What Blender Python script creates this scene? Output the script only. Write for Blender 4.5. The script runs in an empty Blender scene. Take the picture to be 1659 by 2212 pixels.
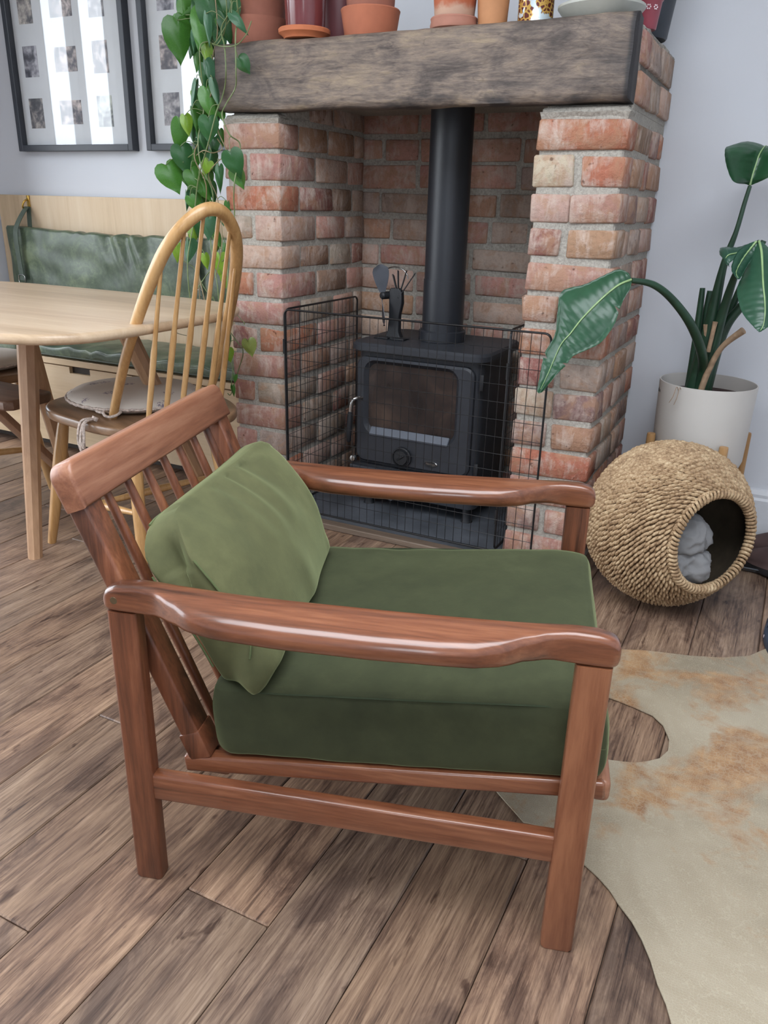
import bpy, bmesh, math, random
from mathutils import Vector, Matrix, Euler, noise as mnoise

random.seed(11)
SC = bpy.context.scene
COL = SC.collection

# ------------------------------------------------------------------ camera
cam_data = bpy.data.cameras.new('camera')
cam = bpy.data.objects.new('camera', cam_data)
COL.objects.link(cam)
cam_data.sensor_fit = 'VERTICAL'
cam_data.sensor_height = 24.0
cam_data.lens = 24.0 * 1721.5 / 2212.0
cam_data.clip_start = 0.02
P_, Y_, R_ = 0.37061, -0.45744, 0.02492
fw = Vector((math.sin(Y_) * math.cos(P_), math.cos(Y_) * math.cos(P_), -math.sin(P_)))
rt0 = Vector((math.cos(Y_), -math.sin(Y_), 0))
up0 = rt0.cross(fw)
rt = math.cos(R_) * rt0 + math.sin(R_) * up0
up = -math.sin(R_) * rt0 + math.cos(R_) * up0
CAMP = Vector((0, 0, 1.0))
cam.matrix_world = Matrix(((rt.x, up.x, -fw.x, CAMP.x), (rt.y, up.y, -fw.y, CAMP.y), (rt.z, up.z, -fw.z, CAMP.z), (0, 0, 0, 1)))
SC.camera = cam

# ------------------------------------------------------------------ sky, daylight, exposure
world = bpy.data.worlds.new('world')
SC.world = world
world.use_nodes = True
wn = world.node_tree
wn.nodes.clear()
w_out = wn.nodes.new('ShaderNodeOutputWorld')
w_bg = wn.nodes.new('ShaderNodeBackground')
w_bg.inputs['Strength'].default_value = 8.8
w_tc = wn.nodes.new('ShaderNodeTexCoord')
w_sep = wn.nodes.new('ShaderNodeSeparateXYZ')
w_ramp = wn.nodes.new('ShaderNodeValToRGB')      # overcast sky: paler at the horizon, brighter overhead
w_ramp.color_ramp.elements[0].position = 0.46
w_ramp.color_ramp.elements[0].color = (0.34, 0.36, 0.36, 1)
w_ramp.color_ramp.elements[1].position = 1.0
w_ramp.color_ramp.elements[1].color = (0.96, 1.0, 1.06, 1)
e = w_ramp.color_ramp.elements.new(0.54)
e.color = (0.82, 0.88, 0.96, 1)
w_map = wn.nodes.new('ShaderNodeMapRange')
w_map.inputs['From Min'].default_value = -1
w_map.inputs['From Max'].default_value = 1
wn.links.new(w_tc.outputs['Generated'], w_sep.inputs[0])
wn.links.new(w_sep.outputs['Z'], w_map.inputs['Value'])
wn.links.new(w_map.outputs[0], w_ramp.inputs[0])
wn.links.new(w_ramp.outputs[0], w_bg.inputs['Color'])
wn.links.new(w_bg.outputs[0], w_out.inputs[0])

def portal(name, loc, rot, sx, sy):
    d = bpy.data.lights.new(name, 'AREA')
    d.shape = 'RECTANGLE'
    d.size, d.size_y = sx, sy
    d.cycles.is_portal = True
    o = bpy.data.objects.new(name, d)
    COL.objects.link(o)
    o.location = loc
    o.rotation_euler = rot
    return o

ROOM_X0, ROOM_X1, ROOM_Y0, WALL_Y, CEIL_Z = -3.27, 1.45, -2.6, 2.66, 2.45
SKYL = (-1.4, 0.9, -0.6, 1.0)        # roof light above the armchair
DOORY = (-1.6, 2.24)                   # glazed doors in the left wall
portal('roof_light_portal', ((SKYL[0] + SKYL[1]) / 2, (SKYL[2] + SKYL[3]) / 2, CEIL_Z + 0.12), (0, 0, 0), SKYL[1] - SKYL[0], SKYL[3] - SKYL[2])
portal('door_portal', (ROOM_X0 - 0.1, (DOORY[0] + DOORY[1]) / 2, 1.07), (0, -math.pi / 2, 0), 2.1, DOORY[1] - DOORY[0])
portal('rear_fill_portal', (0.65, ROOM_Y0 - 0.1, 1.6), (math.pi / 2, 0, 0), 0.7, 1.2)  # added rear opening, unseen, for some frontal fill

SC.view_settings.view_transform = 'Standard'
SC.view_settings.look = 'None'
SC.view_settings.gamma = 1.0
SC.view_settings.exposure = 0.0
SC.view_settings.use_curve_mapping = False

# ------------------------------------------------------------------ material helpers
class NT:
    def __init__(self, name):
        self.m = bpy.data.materials.new(name)
        self.m.use_nodes = True
        self.t = self.m.node_tree
        self.b = self.t.nodes['Principled BSDF']
    def n(self, typ, **kw):
        nd = self.t.nodes.new(typ)
        for k, v in kw.items():
            setattr(nd, k, v)
        return nd
    def l(self, a, b):
        self.t.links.new(a, b)
    def coords(self, kind='Object', scale=(1, 1, 1), rot=(0, 0, 0)):
        tc = self.n('ShaderNodeTexCoord')
        mp = self.n('ShaderNodeMapping')
        mp.inputs['Scale'].default_value = scale
        mp.inputs['Rotation'].default_value = rot
        self.l(tc.outputs[kind], mp.inputs['Vector'])
        return mp.outputs[0]
    def noise(self, vec, scale, detail=3, rough=0.55, dist=0.0):
        nd = self.n('ShaderNodeTexNoise')
        nd.inputs['Scale'].default_value = scale
        nd.inputs['Detail'].default_value = detail
        nd.inputs['Roughness'].default_value = rough
        nd.inputs['Distortion'].default_value = dist
        if vec is not None:
            self.l(vec, nd.inputs['Vector'])
        return nd.outputs['Fac']
    def ramp(self, fac, stops):
        nd = self.n('ShaderNodeValToRGB')
        cr = nd.color_ramp
        while len(cr.elements) < len(stops):
            cr.elements.new(0.5)
        for el, (p, c) in zip(cr.elements, stops):
            el.position = p
            el.color = c if len(c) == 4 else (*c, 1)
        self.l(fac, nd.inputs[0])
        return nd.outputs[0]
    def mix(self, fac, a, b, mode='MIX'):
        nd = self.n('ShaderNodeMix', data_type='RGBA', blend_type=mode)
        for sock, v in ((nd.inputs[0], fac), (nd.inputs[6], a), (nd.inputs[7], b)):
            if hasattr(v, 'is_linked'):
                self.l(v, sock)
            elif isinstance(v, (int, float)):
                sock.default_value = v
            else:
                sock.default_value = (*v, 1) if len(v) == 3 else v
        return nd.outputs[2]
    def math(self, op, a, b=0.0, clamp=False):
        nd = self.n('ShaderNodeMath', operation=op, use_clamp=clamp)
        for sock, v in ((nd.inputs[0], a), (nd.inputs[1], b)):
            if hasattr(v, 'is_linked'):
                self.l(v, sock)
            else:
                sock.default_value = v
        return nd.outputs[0]
    def bump(self, h, strength=0.3, dist=0.002):
        nd = self.n('ShaderNodeBump')
        nd.inputs['Strength'].default_value = strength
        nd.inputs['Distance'].default_value = dist
        self.l(h, nd.inputs['Height'])
        self.l(nd.outputs[0], self.b.inputs['Normal'])
    def set(self, **kw):
        for k, v in kw.items():
            s = self.b.inputs[k.replace('_', ' ')]
            if hasattr(v, 'is_linked'):
                self.l(v, s)
            elif isinstance(v, (tuple, list)) and len(v) == 3:
                s.default_value = (*v, 1)
            else:
                s.default_value = v
        return self

def S(r, g, b):                       # sRGB 0-255 to linear
    f = lambda c: ((c / 255 + 0.055) / 1.055) ** 2.4 if c > 10 else c / 255 / 12.92
    return (f(r), f(g), f(b))

def plain(name, col, rough=0.5, metal=0.0, nscale=30, var=0.15, bump=0.0, bscale=200, **kw):
    t = NT(name)
    v = t.coords('Object')
    f = t.noise(v, nscale, 4)
    c1 = tuple(c * (1 - var) for c in col)
    c2 = tuple(min(1, c * (1 + var)) for c in col)
    t.set(Base_Color=t.ramp(f, [(0.3, c1), (0.7, c2)]), Roughness=rough, Metallic=metal)
    if bump:
        t.bump(t.noise(v, bscale, 4), bump, 0.002)
    for k, v2 in kw.items():
        t.set(**{k: v2})
    return t.m

def wood(name, dark, mid, light, axis='X', rough=0.4, ring=14, streak=5, coat=0.0, bump=0.08, contrast=1.0):
    t = NT(name)
    a = 'XYZ'.index(axis)
    sc = [1.0, 1.0, 1.0]
    sc[a] = 0.07
    v = t.coords('Object', tuple(sc))
    warp = t.noise(v, streak, 3, 0.5, 0.6)
    fine = t.noise(v, ring * 14, 4, 0.7)
    mid_n = t.noise(v, ring * 2.2, 3, 0.6, 1.2)
    f = t.math('ADD', t.math('MULTIPLY', warp, 0.45), t.math('ADD', t.math('MULTIPLY', mid_n, 0.35), t.math('MULTIPLY', fine, 0.2)))
    w = 0.17 / contrast
    t.set(Base_Color=t.ramp(f, [(0.5 - w, dark), (0.5, mid), (0.5 + w, light)]), Roughness=rough)
    t.set(Coat_Weight=coat, Coat_Roughness=0.12)
    t.bump(fine, bump, 0.001)
    return t.m

# ------------------------------------------------------------------ mesh helpers
def link(name, me, mat, parent=None, smooth=None):
    o = bpy.data.objects.new(name, me)
    COL.objects.link(o)
    if mat is not None and not me.materials:
        me.materials.append(mat)
    if parent is not None:
        o.parent = parent
    if smooth is not None and me.polygons:
        me.polygons.foreach_set('use_smooth', [True] * len(me.polygons))
        if smooth < 179:
            me.set_sharp_from_angle(angle=math.radians(smooth))
    return o

def pyd(name, V, F, mat, parent=None, smooth=None):
    me = bpy.data.meshes.new(name)
    me.from_pydata([tuple(v) for v in V], [], F)
    me.update()
    return link(name, me, mat, parent, smooth)

def bmo(name, bm, mat, parent=None, smooth=None):
    me = bpy.data.meshes.new(name)
    bmesh.ops.recalc_face_normals(bm, faces=bm.faces)
    bm.to_mesh(me)
    bm.free()
    return link(name, me, mat, parent, smooth)

def tag(o, label, cat, group=None, kind=None):
    o['label'] = label
    o['category'] = cat
    if group:
        o['group'] = group
    if kind:
        o['kind'] = kind
    return o

def root(name, loc, label, cat, rz=0.0, group=None):
    o = bpy.data.objects.new(name, None)
    o.empty_display_size = 0.05
    COL.objects.link(o)
    o.location = loc
    o.rotation_euler = (0, 0, rz)
    return tag(o, label, cat, group)

def structure(o):
    o['kind'] = 'structure'
    return o

def stuff(o):
    o['kind'] = 'stuff'
    return o

def rbox(bm, c, size, r=0.004, seg=2, M=None, jitter=0.0):
    """rounded box added to bm, centre c, full size, optional matrix M"""
    g = bmesh.ops.create_cube(bm, size=1.0)
    vs = g['verts']
    for v in vs:
        v.co = Vector((v.co.x * size[0], v.co.y * size[1], v.co.z * size[2]))
        if jitter:
            v.co += Vector((random.uniform(-1, 1), random.uniform(-1, 1), random.uniform(-1, 1))) * jitter
    es = list({e for v in vs for e in v.link_edges})
    if r > 0:
        res = bmesh.ops.bevel(bm, geom=es, offset=r, segments=seg, affect='EDGES', profile=0.5, clamp_overlap=True)
        vs = list({v for f in res['faces'] for v in f.verts} | {v for v in vs if v.is_valid})
    for v in vs:
        v.co = v.co + Vector(c)
        if M is not None:
            v.co = M @ v.co
    return vs

def box(name, c, size, mat, parent=None, r=0.004, seg=2, M=None):
    bm = bmesh.new()
    rbox(bm, c, size, r, seg, M)
    return bmo(name, bm, mat, parent, 40)

def beam_between(bm, a, b, w, h, side=None, r=0.004, seg=2, ext=0.0):
    """rounded bar from a to b; w along side, h along the other"""
    a, b = Vector(a), Vector(b)
    d = (b - a)
    L = d.length + 2 * ext
    d.normalize()
    s = Vector(side) if side else Vector((0, 1, 0))
    s = (s - s.dot(d) * d).normalized()
    n = d.cross(s)
    M = Matrix(((d.x, s.x, n.x, 0), (d.y, s.y, n.y, 0), (d.z, s.z, n.z, 0), (0, 0, 0, 1)))
    M.translation = (a + b) / 2
    return rbox(bm, (0, 0, 0), (L, w, h), r, seg, M)

def bar(name, a, b, w, h, mat, parent=None, side=None, r=0.004, seg=2, ext=0.0):
    bm = bmesh.new()
    beam_between(bm, a, b, w, h, side, r, seg, ext)
    return bmo(name, bm, mat, parent, 40)

def catmull(pts, k=6):
    pts = [Vector(p) for p in pts]
    if len(pts) < 3:
        return [pts[0].lerp(pts[-1], i / k) for i in range(k + 1)]
    out = []
    for i in range(len(pts) - 1):
        p0 = pts[max(i - 1, 0)]
        p1, p2 = pts[i], pts[i + 1]
        p3 = pts[min(i + 2, len(pts) - 1)]
        for j in range(k):
            t = j / k
            out.append(0.5 * ((2 * p1) + (p2 - p0) * t + (2 * p0 - 5 * p1 + 4 * p2 - p3) * t * t + (3 * p1 - p0 - 3 * p2 + p3) * t ** 3))
    out.append(pts[-1])
    return out

def lerp_list(vals, n):
    out = []
    for i in range(n):
        x = i / max(n - 1, 1) * (len(vals) - 1)
        k = min(int(x), len(vals) - 2)
        out.append(vals[k] + (vals[k + 1] - vals[k]) * (x - k))
    return out

def tube_vf(pts, rad, n=8, V=None, F=None, flat=1.0, closed=False):
    """sweep a circle; pts Vectors, rad float or list"""
    V = V if V is not None else []
    F = F if F is not None else []
    pts = [Vector(p) for p in pts]
    m = len(pts)
    if isinstance(rad, (int, float)):
        rad = [rad] * m
    base = len(V)
    ref = None
    for i, p in enumerate(pts):
        if closed:
            d = pts[(i + 1) % m] - pts[i - 1]
        else:
            d = pts[min(i + 1, m - 1)] - pts[max(i - 1, 0)]
        d.normalize()
        if ref is None:
            ref = Vector((0, 0, 1)) if abs(d.z) < 0.9 else Vector((1, 0, 0))
        s = d.cross(ref)
        if s.length < 1e-6:
            s = d.cross(Vector((0.3, 0.9, 0.1)))
        s.normalize()
        u = s.cross(d).normalized()
        ref = u
        for j in range(n):
            a = 2 * math.pi * j / n
            V.append(p + (s * math.cos(a) + u * math.sin(a) * flat) * rad[i])
    rng = m if closed else m - 1
    for i in range(rng):
        i2 = (i + 1) % m
        for j in range(n):
            k = (j + 1) % n
            F.append((base + i * n + j, base + i * n + k, base + i2 * n + k, base + i2 * n + j))
    if not closed:
        F.append(tuple(base + j for j in range(n))[::-1])
        F.append(tuple(base + (m - 1) * n + j for j in range(n)))
    return V, F

def tube(name, pts, rad, mat, parent=None, n=8, flat=1.0, closed=False, smooth=60):
    V, F = tube_vf(pts, rad, n, flat=flat, closed=closed)
    return pyd(name, V, F, mat, parent, smooth)

def lathe(name, prof, mat, parent=None, n=32, c=(0, 0, 0), M=None, smooth=35, close=False, caps=True):
    """prof: list of (r, z); revolve about z through c"""
    V, F = [], []
    m = len(prof)
    for r, z in prof:
        for j in range(n):
            a = 2 * math.pi * j / n
            v = Vector((c[0] + r * math.cos(a), c[1] + r * math.sin(a), c[2] + z))
            V.append(M @ v if M is not None else v)
    for i in range(m - 1 + (1 if close else 0)):
        i2 = (i + 1) % m
        for j in range(n):
            k = (j + 1) % n
            F.append((i * n + j, i * n + k, i2 * n + k, i2 * n + j))
    if not close and caps:
        if prof[0][0] > 1e-5:
            F.append(tuple(range(n))[::-1])
        if prof[-1][0] > 1e-5:
            F.append(tuple((m - 1) * n + j for j in range(n)))
    bm = bmesh.new()
    bv = [bm.verts.new(v) for v in V]
    for f in F:
        try:
            bm.faces.new([bv[i] for i in f])
        except ValueError:
            pass
    bmesh.ops.remove_doubles(bm, verts=bm.verts, dist=1e-5)
    return bmo(name, bm, mat, parent, smooth)

def loft(name, secs, mat, parent=None, smooth=60, cap=True):
    """secs: list of closed rings (same count)"""
    n = len(secs[0])
    V = [v for s in secs for v in s]
    F = []
    for i in range(len(secs) - 1):
        for j in range(n):
            k = (j + 1) % n
            F.append((i * n + j, i * n + k, (i + 1) * n + k, (i + 1) * n + j))
    if cap:
        F.append(tuple(range(n))[::-1])
        F.append(tuple((len(secs) - 1) * n + j for j in range(n)))
    bm = bmesh.new()
    bv = [bm.verts.new(v) for v in V]
    for f in F:
        bm.faces.new([bv[i] for i in f])
    return bmo(name, bm, mat, parent, smooth)

def rrect(w, h, r, k=4):
    """ring of a rounded rectangle, centred"""
    out = []
    for cx, cy, a0 in ((w / 2 - r, h / 2 - r, 0), (-w / 2 + r, h / 2 - r, 90), (-w / 2 + r, -h / 2 + r, 180), (w / 2 - r, -h / 2 + r, 270)):
        for i in range(k + 1):
            a = math.radians(a0 + 90 * i / k)
            out.append((cx + r * math.cos(a), cy + r * math.sin(a)))
    return out

def prism(name, outline, z0, z1, mat, parent=None, r=0.004, seg=3, smooth=40):
    """vertical prism from an xy outline, rounded top and bottom edges"""
    bm = bmesh.new()
    vs = [bm.verts.new((x, y, z0)) for x, y in outline]
    f = bm.faces.new(vs)
    res = bmesh.ops.extrude_face_region(bm, geom=[f])
    up_v = [g for g in res['geom'] if isinstance(g, bmesh.types.BMVert)]
    for v in up_v:
        v.co.z = z1
    bm.normal_update()
    if r > 0:
        es = [e for e in bm.edges if abs(e.verts[0].co.z - e.verts[1].co.z) < 1e-6]
        bmesh.ops.bevel(bm, geom=es, offset=r, segments=seg, affect='EDGES', profile=0.5, clamp_overlap=True)
    return bmo(name, bm, mat, parent, smooth)

def solid_grid(name, G, thick, mat, parent=None, smooth=179, sub=0):
    """G[i][j] points: a surface given thickness by a solidify modifier, applied in the mesh"""
    m, n = len(G), len(G[0])
    V = [Vector(p) for row in G for p in row]
    F = [(i * n + j, i * n + j + 1, (i + 1) * n + j + 1, (i + 1) * n + j) for i in range(m - 1) for j in range(n - 1)]
    nrm = [Vector((0, 0, 0)) for _ in V]
    for f in F:
        nn = (V[f[2]] - V[f[0]]).cross(V[f[3]] - V[f[1]])
        for i in f:
            nrm[i] += nn
    nv = len(V)
    W = V + [V[i] - (nrm[i].normalized() if nrm[i].length > 0 else Vector((0, 0, 1))) * thick for i in range(nv)]
    FF = F + [tuple(nv + i for i in f[::-1]) for f in F]
    edge = [i for i in range(n)] + [i * n + n - 1 for i in range(1, m)] + [(m - 1) * n + j for j in range(n - 2, -1, -1)] + [i * n for i in range(m - 2, 0, -1)]
    for a, b in zip(edge, edge[1:] + edge[:1]):
        FF.append((a, a + nv, b + nv, b)[::-1])
    return pyd(name, W, FF, mat, parent, smooth)

def pad(name, w, d, h, mat, parent, M, n=22, edge=0.6, sag=0.03, wr=0.0, wscale=6, rnd=0.2, seed=0.0, ear=0.0):
    """puffy box cushion. local x=w, y=d, z=h (thickness); edge = thickness kept at the rim"""
    bm = bmesh.new()
    bmesh.ops.create_cube(bm, size=2.0)
    bmesh.ops.subdivide_edges(bm, edges=bm.edges[:], cuts=n, use_grid_fill=True)
    for v in bm.verts:
        a, b, c = v.co
        ra, rb = a, b
        # corner rounding in plan
        if rnd > 0:
            q = rnd
            ax, by = max(0, abs(a) - (1 - q)) / q, max(0, abs(b) - (1 - q)) / q
            rr = math.hypot(ax, by)
            if rr > 1:
                ax, by = ax / rr, by / rr
                if abs(a) > 1 - q:
                    ra = math.copysign(1 - q + ax * q, a)
                if abs(b) > 1 - q:
                    rb = math.copysign(1 - q + by * q, b)
        k = edge + (1 - edge) * ((1 - min(1, abs(a)) ** 2.6) * (1 - min(1, abs(b)) ** 2.6)) ** 0.5
        side = (1 - abs(c) ** 4)                     # bulge of the side band
        x = ra * w / 2 * (1 - sag * (1 - b * b) * (abs(a) ** 2)) * (1 + 0.03 * side * (abs(a) > 0.98))
        y = rb * d / 2 * (1 - sag * (1 - a * a) * (abs(b) ** 2)) * (1 + 0.03 * side * (abs(b) > 0.98))
        if ear:
            ee = ear * (abs(a) ** 10) * (abs(b) ** 10)
            x *= 1 + ee
            y *= 1 + ee
        z = c * h / 2 * k
        p = Vector((x, y, z))
        if wr:
            e1 = 0.35 + 0.65 * max(abs(a), abs(b)) ** 3
            nz = mnoise.noise(Vector((p.x * wscale * 0.6 + seed, p.y * wscale * 1.4, p.z * wscale)))
            nz2 = mnoise.noise(Vector((p.x * wscale * 2.4 + seed, p.y * wscale * 1.6 + 4, p.z * wscale * 2 + 1)))
            p += Vector((nz2 * 0.4, nz * 0.4, nz + 0.5 * nz2)) * wr * e1
        v.co = M @ p
    return bmo(name, bm, mat, parent, 179)

# measured positions (metres)
LEAVES=[[-1.734,2.1,1.418,0.115,0.78,3,1,0],[-1.714,2.13,1.43,0.096,0.8,-20,0,30],[-1.67,2.12,1.5,0.108,0.8,-40,0,10],[-1.622,2.14,1.509,0.114,0.85,-20,0,-10],[-1.545,2.1,1.488,0.079,0.8,20,0,20],[-1.727,2.16,1.492,0.101,0.75,30,1,20],[-1.618,2.1,1.47,0.103,0.8,0,0,0],[-1.597,2.13,1.478,0.107,0.8,10,0,-15],[-1.65,2.09,1.445,0.107,0.8,-15,1,10],[-1.61,2.11,1.437,0.113,0.7,10,0,20],[-1.746,2.16,1.46,0.084,0.7,20,1,-20],[-1.739,2.15,1.51,0.067,0.8,-50,1,10],[-1.601,2.06,1.435,0.082,0.3,2,3,10],[-1.679,2.12,1.419,0.079,0.35,-5,0,30],[-1.682,2.1,1.416,0.055,0.3,0,3,0],[-1.678,2.14,1.432,0.082,0.4,0,0,20],[-1.654,2.12,1.38,0.075,0.5,8,2,20],[-1.622,2.08,1.331,0.07,0.5,10,3,10],[-1.634,2.12,1.322,0.09,0.3,0,0,30],[-1.588,2.07,1.278,0.075,0.35,12,3,0],[-1.66,2.14,1.304,0.065,0.4,-5,1,20],[-1.482,2.06,1.342,0.049,0.9,35,0,10],[-1.481,2.05,1.444,0.064,0.45,45,3,0],[-1.693,2.1,1.274,0.088,0.22,-12,3,0],[-1.71,2.14,1.276,0.049,0.7,20,2,0],[-1.626,2.09,1.251,0.092,0.75,12,1,0],[-1.683,2.13,1.244,0.081,0.6,-5,1,20],[-1.696,2.1,1.212,0.071,0.4,8,1,20],[-1.703,2.15,1.237,0.066,0.5,20,0,0],[-1.702,2.07,1.196,0.058,0.65,8,2,0],[-1.756,2.1,1.167,0.095,0.6,-8,1,10],[-1.722,2.12,1.185,0.072,0.45,2,0,10],[-1.621,2.07,1.182,0.072,0.85,0,0,0],[-1.681,2.11,1.159,0.068,0.7,10,0,20],[-1.656,2.13,1.143,0.058,0.7,-12,0,10],[-1.714,2.15,1.217,0.056,0.6,0,2,10],[-1.744,2.1,1.103,0.085,0.8,12,0,0],[-1.736,2.12,1.101,0.075,0.6,-15,1,20],[-1.502,2.03,1.088,0.076,0.85,20,0,0],[-1.506,2.06,1.054,0.061,0.8,20,1,0],[-1.784,2.09,1.05,0.092,0.92,25,1,0],[-1.775,2.12,1.064,0.079,0.6,20,1,20],[-1.658,2.09,1.082,0.048,0.8,-30,2,0],[-1.657,2.13,1.099,0.065,0.6,10,0,10],[-1.693,2.09,1.043,0.074,0.8,25,1,0],[-1.685,2.13,1.047,0.058,0.6,0,1,20],[-1.602,2.08,1.049,0.078,0.35,-4,0,10],[-1.73,2.08,0.987,0.058,0.35,-5,3,0],[-1.714,2.11,1.001,0.072,0.6,10,1,10],[-1.675,2.11,1.018,0.064,0.7,30,1,0],[-1.705,2.08,0.982,0.045,0.8,20,1,0],[-1.711,2.13,0.972,0.059,0.7,0,1,0],[-1.647,2.08,0.908,0.067,0.75,-5,3,0],[-1.732,2.11,0.884,0.059,0.6,5,2,0],[-1.796,2.1,0.829,0.06,0.6,-5,2,0],[-1.739,2.08,0.837,0.075,0.55,-10,3,10],[-1.612,2.1,0.945,0.054,0.6,15,3,0],[-1.688,2.11,0.809,0.049,0.6,10,2,0],[-1.624,2.1,0.789,0.089,0.5,2,2,10],[-1.656,2.13,0.875,0.058,0.5,20,1,0],[-1.72,2.12,0.931,0.056,0.6,-10,1,0],[-1.618,2.12,0.842,0.048,0.5,0,1,0],[-1.612,2.1,0.753,0.041,0.6,10,2,0],[-1.68,2.14,0.846,0.049,0.5,-20,1,0],[-1.474,2.03,0.568,0.055,0.85,12,4,0],[-1.567,2.05,0.533,0.044,0.85,10,2,0],[-1.579,2.06,0.581,0.047,0.6,15,3,0],[-1.553,2.05,0.46,0.028,0.6,-5,1,0],[-1.561,2.05,0.42,0.038,0.4,5,1,0],[-1.506,2.05,0.639,0.006,0.5,0,4,0],[-1.602,2.12,0.965,0.048,0.5,0,1,0],[-1.663,2.15,1.216,0.065,0.5,-10,0,0],[-1.638,2.15,1.167,0.049,0.5,10,1,0],[-1.78,2.18,1.52,0.062,0.7,-20,3,0],[-1.6,2.12,1.412,0.064,0.6,10,0,10],[-1.671,2.15,1.404,0.072,0.5,0,0,0],[-1.632,2.1,1.514,0.097,0.8,10,0,0],[-1.704,2.14,1.468,0.093,0.75,-25,0,15],[-1.575,2.12,1.448,0.08,0.6,15,0,0],[-1.635,2.15,1.386,0.082,0.5,5,0,10],[-1.71,2.15,1.378,0.066,0.6,-15,1,0],[-1.572,2.1,1.518,0.096,0.8,0,0,0],[-1.732,2.15,1.532,0.084,0.7,-30,1,10],[-1.776,2.17,1.471,0.068,0.7,15,1,0],[-1.688,2.15,1.328,0.076,0.5,0,0,0],[-1.633,2.14,1.339,0.065,0.5,8,0,0],[-1.703,2.14,1.128,0.072,0.6,5,0,0],[-1.66,2.12,1.099,0.061,0.6,-10,0,10],[-1.749,2.13,1.042,0.066,0.6,10,0,0],[-1.657,2.12,1.01,0.064,0.4,5,0,0],[-1.713,2.12,0.901,0.065,0.6,0,0,0],[-1.654,2.12,0.943,0.061,0.5,8,0,0],[-1.608,2.12,1.227,0.042,0.6,15,1,0]]
VINES=[[[-1.598,2.14,1.501],[-1.642,2.16,1.449],[-1.643,2.135,1.339],[-1.653,2.121,1.216],[-1.715,2.15,1.037],[-1.743,2.156,0.899],[-1.735,2.126,0.758],[-1.738,2.128,0.685]],[[-1.522,2.07,1.494],[-1.575,2.09,1.445],[-1.548,2.065,1.395],[-1.536,2.051,1.335],[-1.563,2.08,1.3],[-1.583,2.086,1.265],[-1.579,2.056,1.232],[-1.611,2.058,1.16],[-1.685,2.087,1.048],[-1.704,2.078,0.929],[-1.714,2.051,0.82],[-1.728,2.067,0.706],[-1.726,2.09,0.616]],[[-1.489,2.05,1.498],[-1.5,2.07,1.465],[-1.494,2.045,1.416],[-1.487,2.031,1.331],[-1.513,2.06,1.29],[-1.552,2.066,1.251],[-1.545,2.036,1.218],[-1.524,2.038,1.17],[-1.51,2.067,1.148],[-1.511,2.058,1.099],[-1.507,2.031,1.048],[-1.525,2.047,0.998],[-1.543,2.07,0.947],[-1.552,2.048,0.855],[-1.554,2.031,0.721],[-1.596,2.057,0.645]],[[-1.603,2.11,1.45],[-1.635,2.13,1.397],[-1.629,2.105,1.346],[-1.621,2.091,1.285],[-1.676,2.12,1.241],[-1.703,2.126,1.166],[-1.701,2.096,1.113],[-1.664,2.098,1.036],[-1.703,2.127,0.942],[-1.733,2.118,0.816],[-1.692,2.091,0.706],[-1.691,2.107,0.632]],[[-1.555,2.09,1.466],[-1.605,2.11,1.41],[-1.619,2.085,1.413],[-1.639,2.071,1.395],[-1.66,2.1,1.311],[-1.665,2.106,1.239],[-1.667,2.076,1.162],[-1.662,2.078,1.087],[-1.647,2.107,1.01],[-1.658,2.098,0.876],[-1.619,2.071,0.741],[-1.629,2.087,0.639]],[[-1.499,2.08,1.489],[-1.554,2.1,1.463],[-1.578,2.075,1.415],[-1.582,2.061,1.402]],[[-1.639,2.1,1.286],[-1.628,2.12,1.19],[-1.579,2.095,1.126],[-1.604,2.081,1.1],[-1.663,2.11,1.062],[-1.637,2.116,0.997],[-1.604,2.086,0.878],[-1.639,2.088,0.766]],[[-1.646,2.08,0.71],[-1.63,2.1,0.637],[-1.56,2.075,0.581],[-1.524,2.061,0.55],[-1.567,2.09,0.482],[-1.604,2.096,0.4],[-1.596,2.066,0.407]],[[-1.579,2.07,0.645],[-1.61,2.09,0.537],[-1.571,2.065,0.5],[-1.568,2.051,0.443],[-1.581,2.08,0.421]],[[-1.874,2.12,0.615],[-1.868,2.14,0.575],[-1.798,2.115,0.57],[-1.763,2.101,0.581],[-1.758,2.13,0.624]],[[-1.57,2.04,1.398],[-1.552,2.06,1.394],[-1.486,2.035,1.39],[-1.445,2.021,1.407],[-1.454,2.05,1.429],[-1.448,2.056,1.448]],[[-1.703,2.1,1.126],[-1.757,2.12,1.108],[-1.745,2.095,1.1]],[[-1.599,2.08,1.162],[-1.598,2.1,1.138],[-1.614,2.075,1.124],[-1.637,2.061,1.13],[-1.687,2.09,1.119]],[[-1.801,2.12,0.813],[-1.763,2.14,0.785],[-1.709,2.115,0.732],[-1.664,2.101,0.7]],[[-1.609,2.1,0.823],[-1.691,2.12,0.776],[-1.721,2.095,0.725]]]
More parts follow.
